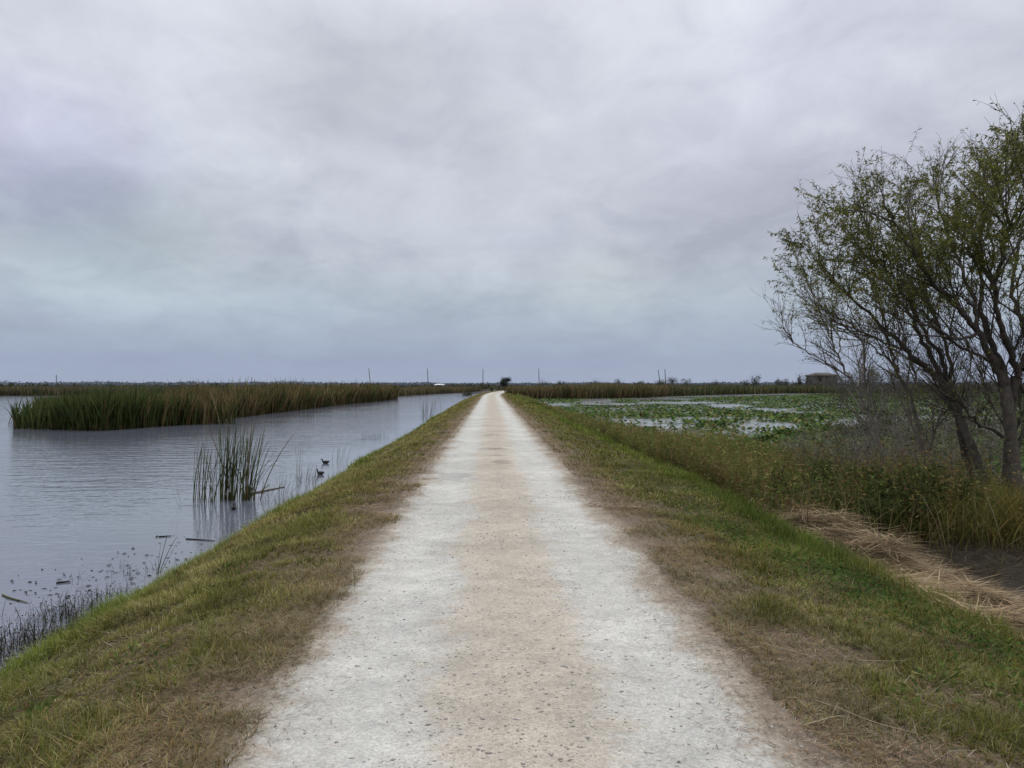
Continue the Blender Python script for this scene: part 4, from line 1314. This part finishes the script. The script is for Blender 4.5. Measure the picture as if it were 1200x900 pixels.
# ------------------------------------------------------------------ far shrubs, trees, house, poles
def far_tree(p, h, w, seed, label, dens_=1.0, pal=None, trunk_c=(.09, .085, .08), leaf=.35, trunk_f=.35, name='small_tree', group='small trees on the skyline', z=None, cat='tree', nl=900, haze=.2):
    rng = np.random.default_rng(seed)
    z = max(float(ground_z(p[0], p[1])), WATER_Z) if z is None else z
    root = empty(name, (p[0], p[1], z))
    tag(root, label, cat, group)
    hz = np.array([.17, .19, .22])  # haze tint, mixed into the bark and leaf colours
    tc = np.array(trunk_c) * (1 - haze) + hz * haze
    top = np.array([p[0], p[1], z + h * .85])
    tr = smooth_path([np.array([p[0], p[1], z - .1]), np.array([p[0] + rng.normal(0, .04 * h), p[1], z + h * .4]), top], [h * .025, h * .018, h * .006], 4)
    br = grow(tr, 14, trunk_f * .6, w * .62, .85, h * .009, .35, rng, 5, .12)
    b2 = [q for s_ in br for q in grow(s_, 5, .2, w * .25, .7, h * .004, .15, rng, 4, .15)]
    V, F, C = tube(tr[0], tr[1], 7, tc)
    child_mesh('trunk', V, F, C, M_BARK, root, True)
    V, F, C = join([tube(a_, b_, 4, tc) for a_, b_ in br + b2])
    child_mesh('limbs', V, F, C, M_BARK, root)
    n = int(nl * dens_)
    # foliage in several uneven clumps
    k = 9
    cen = np.column_stack([p[0] + rng.normal(0, w * .24, k), p[1] + rng.normal(0, w * .24, k), z + h * (trunk_f + (1 - trunk_f) * rng.uniform(.15, .9, k))])
    pick = rng.integers(0, k, n)
    P = cen[pick] + rng.normal(0, 1, (n, 3)) * np.array([w * .15, w * .15, h * (1 - trunk_f) * .14])
    P = P[P[:, 2] > z + .05]
    n = len(P)
    pal = pal or [(.05, .06, .03), (.08, .08, .04), (.035, .04, .022)]
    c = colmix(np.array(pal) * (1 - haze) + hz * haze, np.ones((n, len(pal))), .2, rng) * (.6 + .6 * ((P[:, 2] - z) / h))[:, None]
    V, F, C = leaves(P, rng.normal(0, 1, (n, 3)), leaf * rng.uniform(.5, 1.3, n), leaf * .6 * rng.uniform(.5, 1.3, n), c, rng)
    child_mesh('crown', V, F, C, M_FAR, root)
    return root


GREYT = [(.09, .085, .075), (.07, .065, .055), (.11, .10, .085)]
LAND = -.72


def far_at(px, t):
    p = at_depth(px, 450, t)
    return p


far_tree(far_at(591, 330), 5.0, 3.6, 301, 'dark round topped tree standing at the end of the road', 1.6, [(.022, .03, .016), (.032, .04, .02)], leaf=.5, trunk_f=.22, haze=.05, group=None)
specs = [(565, 300, 2.6, 3.4, 'grey rounded bush left of the road end', .7, GREYT), (637, 300, 3.0, 6, 'low wide bush behind the rust brown reeds nearest the road', .8, None),
         (656, 260, 3.3, 3.0, 'tiny dark topped tree above the rust brown reeds', .8, None), (698, 270, 3.4, 5.0, 'low grey mound shaped tree above the reed belt', .8, GREYT),
         (725, 260, 4.3, 3.2, 'thin grey see through tree above the middle of the reed belt', .35, GREYT), (752, 280, 3.2, 4.0, 'low olive bush left of the two leaning poles', .8, None),
         (775, 270, 3.6, 5.0, 'green bush at the foot of the two leaning poles', 1.0, None), (788, 260, 4.3, 2.8, 'reddish grey small tree right of the two leaning poles', .7, [(.10, .075, .07), (.075, .06, .055)]),
         (804, 260, 4.2, 2.6, 'narrow bare grey tree beside the reddish one', .4, GREYT), (840, 300, 3.2, 5.5, 'low olive bush midway along the right skyline', .8, None),
         (884, 240, 5.2, 3.4, 'tallest skyline tree, rounded, standing alone over the lily pond', .8, [(.07, .065, .055), (.05, .05, .04)]),
         (874, 245, 3.6, 2.6, 'shorter grey tree touching the tallest skyline tree', .5, GREYT), (913, 235, 3.9, 2.2, 'small conical dark tree left of the brown house', .9, None),
         (921, 240, 4.0, 1.8, 'slender grey tree right of the small conical one', .4, GREYT), (936, 230, 5.0, 2.0, 'dark narrow tree close to the left of the brown house', .8, None),
         (945, 235, 5.8, 4.5, 'pale leafless tree against the left wall of the house', .25, GREYT), (950, 222, 4.8, 3.0, 'pale leafless tree half in front of the house corner', .3, GREYT), (973, 215, 4.2, 3.4, 'reddish brown bush standing in front of the house wall', .8, [(.12, .08, .05), (.09, .07, .045)]), (981, 218, 5.4, 3.6, 'grey tree covering the right corner of the house', .8, GREYT), (962, 212, 2.9, 2.6, 'low dark bush under the left window of the house', .9, None)]
for i, (px, t, h, w, lab, dn, pal) in enumerate(specs):
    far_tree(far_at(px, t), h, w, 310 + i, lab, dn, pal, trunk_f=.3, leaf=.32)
# thicket right of the house, behind the willows
gx = [985, 998, 1010, 1022, 1034, 1046, 1058, 1072, 1090, 1110, 1135, 1160, 1185]
gt = [150, 170, 140, 160, 150, 165, 145, 180, 170, 180, 175, 180, 185]
gh = [4.2, 5.6, 5.4, 5.9, 5.2, 5.6, 4.6, 4.2, 3.8, 3.6, 3.4, 3.4, 3.3]
desc = ['first grey tree of the thicket right of the house', 'tall grey bare tree second in the thicket right of the house', 'dark twiggy tree third in the thicket right of the house', 'tallest dark tree in the middle of the thicket by the house',
        'grey tree just right of the tallest in the thicket', 'broad grey tree seen left of the slim willow', 'lower grey tree at the slim willow limbs', 'low dark tree seen just right of the slim willow limbs', 'low dark tree behind the two stemmed willow',
        'low dark tree seen between the two largest willows', 'dark low tree behind the largest willow, left of its trunk', 'dark low tree hidden mostly by the largest willow trunk', 'dark low tree at the right edge behind the largest willow']
for i in range(len(gx)):
    far_tree(far_at(gx[i], gt[i]), gh[i], 4.2, 340 + i, desc[i], .9 if i % 2 else .6, GREYT if i < 8 else None, trunk_f=.15, leaf=.26, nl=1300, group='trees of the thicket right of the house', haze=.12)
# brush standing in the shallow pond behind the willows
bx = [(985, 75, 2.2, 'olive brush clump beyond the pale sapling'), (1020, 62, 2.0, 'olive brush clump seen between the sapling and the slim willow'), (1060, 70, 2.2, 'olive brush clump behind the slim willow'), (1100, 60, 2.1, 'grey olive brush clump behind the two stemmed willow'),
      (1140, 72, 2.2, 'grey olive brush clump left of the largest trunk'), (1175, 58, 2.0, 'grey olive brush clump behind the largest trunk'), (1205, 66, 2.2, 'grey olive brush clump at the right edge of the pond'),
      (1045, 40, 1.1, 'low dark brush in the open water behind the slim willow'), (1120, 36, 1.1, 'low dark brush in the open water behind the leaning willow'), (1010, 34, .9, 'low dark brush in the open water by the sapling'), (1180, 34, 1.1, 'low dark brush in the open water at the right edge')]
for i, (px, t, h, lab) in enumerate(bx):
    far_tree(far_at(px, t), h, h * 3.0, 380 + i, lab, 1.0, [(.06, .062, .03), (.085, .08, .05), (.04, .042, .024)], trunk_f=.02, leaf=.14, nl=1500, z=WATER_Z, name='brush', cat='brush', group='brush standing in the pond behind the willows', haze=.03)

# distant treeline, one low mass round the horizon
n = 60000
a = RNG.uniform(-1.1, 1.25, n)
rr = RNG.uniform(900, 1300, n)
hh = (2.6 + 1.6 * vnoise(a * 60, 0 * a, 1, 161) + .9 * vnoise(a * 240, 0 * a, 1, 162)) * (1 + .2 * (a < -.2))
P = np.stack([np.sin(a) * rr, np.cos(a) * rr, LAND + hh * RNG.random(n)], 1)
c = colmix([(.145, .172, .212), (.155, .182, .225), (.135, .16, .195)], np.ones((n, 3)), .05)  # blue grey leaf colours carry the painted distance haze
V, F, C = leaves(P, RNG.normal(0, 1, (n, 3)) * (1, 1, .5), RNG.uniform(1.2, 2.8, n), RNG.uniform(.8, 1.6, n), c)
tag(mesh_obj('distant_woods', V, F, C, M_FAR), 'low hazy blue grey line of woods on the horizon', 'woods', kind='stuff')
# rough marsh scrub between the reed belts and the horizon
n = 30000
a = RNG.uniform(-.9, 1.0, n)
rr = 240 + 500 * RNG.random(n) ** 1.5
P = np.stack([np.sin(a) * rr, np.cos(a) * rr, 0 * a], 1)
hh = .8 + 1.5 * vnoise(P[:, 0], P[:, 1], .03, 163)
P[:, 2] = LAND + hh * RNG.random(n)
keep = np.abs(P[:, 0] - road_x(P[:, 1])) > 4
P = P[keep]; n = len(P)
hz = sstep(200, 800, np.hypot(P[:, 0], P[:, 1]))[:, None] * .6  # share of distance haze mixed into the scrub colour
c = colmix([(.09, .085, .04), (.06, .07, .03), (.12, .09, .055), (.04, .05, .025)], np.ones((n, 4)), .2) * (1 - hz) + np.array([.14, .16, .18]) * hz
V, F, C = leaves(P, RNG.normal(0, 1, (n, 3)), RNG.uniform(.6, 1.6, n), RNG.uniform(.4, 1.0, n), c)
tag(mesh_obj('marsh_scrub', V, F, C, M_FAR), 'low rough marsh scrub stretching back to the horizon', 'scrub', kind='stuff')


# utility poles
def pole(px, t, h, lean, label):
    p = far_at(px, t)
    root = empty('utility_pole', (p[0], p[1], LAND))
    tag(root, label, 'utility pole', 'utility poles along the skyline')
    top = np.array([p[0] + math.sin(lean) * h, p[1], LAND + h])
    b = np.array([p[0], p[1], LAND - .3])
    V, F, C = tube([b, (b + top) / 2, top], [.24, .21, .17], 8, (.15, .15, .165))
    child_mesh('shaft', V, F, C, M_WOOD, root, True)
    V, F, C = tube([top + (0, 0, -.02), top + (0, 0, .06), top + (0, 0, .10)], [.18, .17, .02], 8, (.2, .2, .21))
    child_mesh('cap', V, F, C, M_WOOD, root)
    V, F, C = box(top[0] - .07, top[0] + .07, top[1] - .32, top[1] - .16, top[2] - .9, top[2] - .5, (.16, .16, .17))
    child_mesh('bracket', V, F, C, M_WOOD, root)
    return root


pole(66, 420, 7.4, 0, 'lone utility pole above the far reeds at the left')
pole(434.5, 420, 11.0, -.10, 'leaning utility pole over the canal, leftmost of the four even ones')
pole(502, 420, 11.0, -.05, 'utility pole beside the white roof beyond the canal')
pole(566, 420, 10.8, 0, 'upright utility pole just left of the road end')
pole(632, 420, 10.9, -.03, 'upright utility pole just right of the road end')
pole(774.5, 400, 9.9, -.15, 'left one of two leaning utility poles over the lily pond')
pole(780.5, 400, 10.3, -.06, 'right, taller one of two leaning utility poles over the lily pond')
pole(295, 420, 6.0, 0, 'short utility pole barely rising over the cattail bed')


def gable(x0, x1, y0, y1, z0, z1, col, over=.4):
    ym = (y0 + y1) / 2
    xi = (x1 - x0) * .22
    V = np.array([(x0 - over, y0 - over, z0), (x1 + over, y0 - over, z0), (x1 + over, y1 + over, z0), (x0 - over, y1 + over, z0), (x0 + xi, ym, z1), (x1 - xi, ym, z1),
                  (x0 - over, y0 - over, z0 - .15), (x1 + over, y0 - over, z0 - .15), (x1 + over, y1 + over, z0 - .15), (x0 - over, y1 + over, z0 - .15)], float)
    F = np.array([(0, 1, 5), (0, 5, 4), (1, 2, 5), (2, 3, 4), (2, 4, 5), (3, 0, 4), (6, 7, 1), (6, 1, 0), (7, 8, 2), (7, 2, 1), (8, 9, 3), (8, 3, 2), (9, 6, 0), (9, 0, 3), (6, 9, 8), (6, 8, 7)])
    return V, F, np.tile(np.array(col, float), (10, 1))


def house(px0, px1, t, zwall, zroof, wall_c, roof_c, label, name, windows, depth=7):
    a, b = far_at(px0, t), far_at(px1, t)
    root = empty(name, ((a[0] + b[0]) / 2, a[1], LAND))
    tag(root, label, 'house' if name == 'house' else 'shed')
    V, F, C = box(a[0], b[0], a[1], a[1] + depth, LAND - .2, zwall, wall_c)
    child_mesh('wall', V, F, C, M_PAINT, root)
    V, F, C = gable(a[0], b[0], a[1], a[1] + depth, zwall + .003, zroof, roof_c)
    child_mesh('roof', V, F, C, M_PAINT, root)
    for (f, zc, w, h, nm) in windows:
        x = a[0] + (b[0] - a[0]) * f
        V, F, C = box(x - w / 2, x + w / 2, a[1] - .06, a[1] - .003, zc - h / 2, zc + h / 2, (.03, .032, .036))
        k = child_mesh(nm, V, F, C, M_PAINT, root)
        V, F, C = join([box(x - w / 2 - .08, x + w / 2 + .08, a[1] - .09, a[1] - .062, zc + h / 2 - .04, zc + h / 2 + .08, (.12, .105, .09)), box(x - w / 2 - .08, x + w / 2 + .08, a[1] - .09, a[1] - .062, zc - h / 2 - .08, zc - h / 2 + .04, (.12, .105, .09))])
        kk = bpy.data.objects.new('frame', raw_mesh('frame', V - np.array(root.location), F, C, M_PAINT)); link(kk, k)
    return root


house(956, 981, 230, 4.3, 5.2, (.088, .074, .064), (.092, .08, .072), 'brown wooden house with a low hipped roof beyond the lily pond', 'house', [(.2, 3.2, .9, 1.2, 'window'), (.55, 3.2, .9, 1.2, 'window'), (.85, 3.2, .9, 1.2, 'window'), (.4, .5, 1.0, 2.0, 'door')])
house(508, 520, 470, 1.1, 1.75, (.35, .36, .38), (.85, .87, .9), 'low shed with a bright white roof beyond the end of the canal', 'shed', [(.5, .4, 1.2, .9, 'window')], 9)
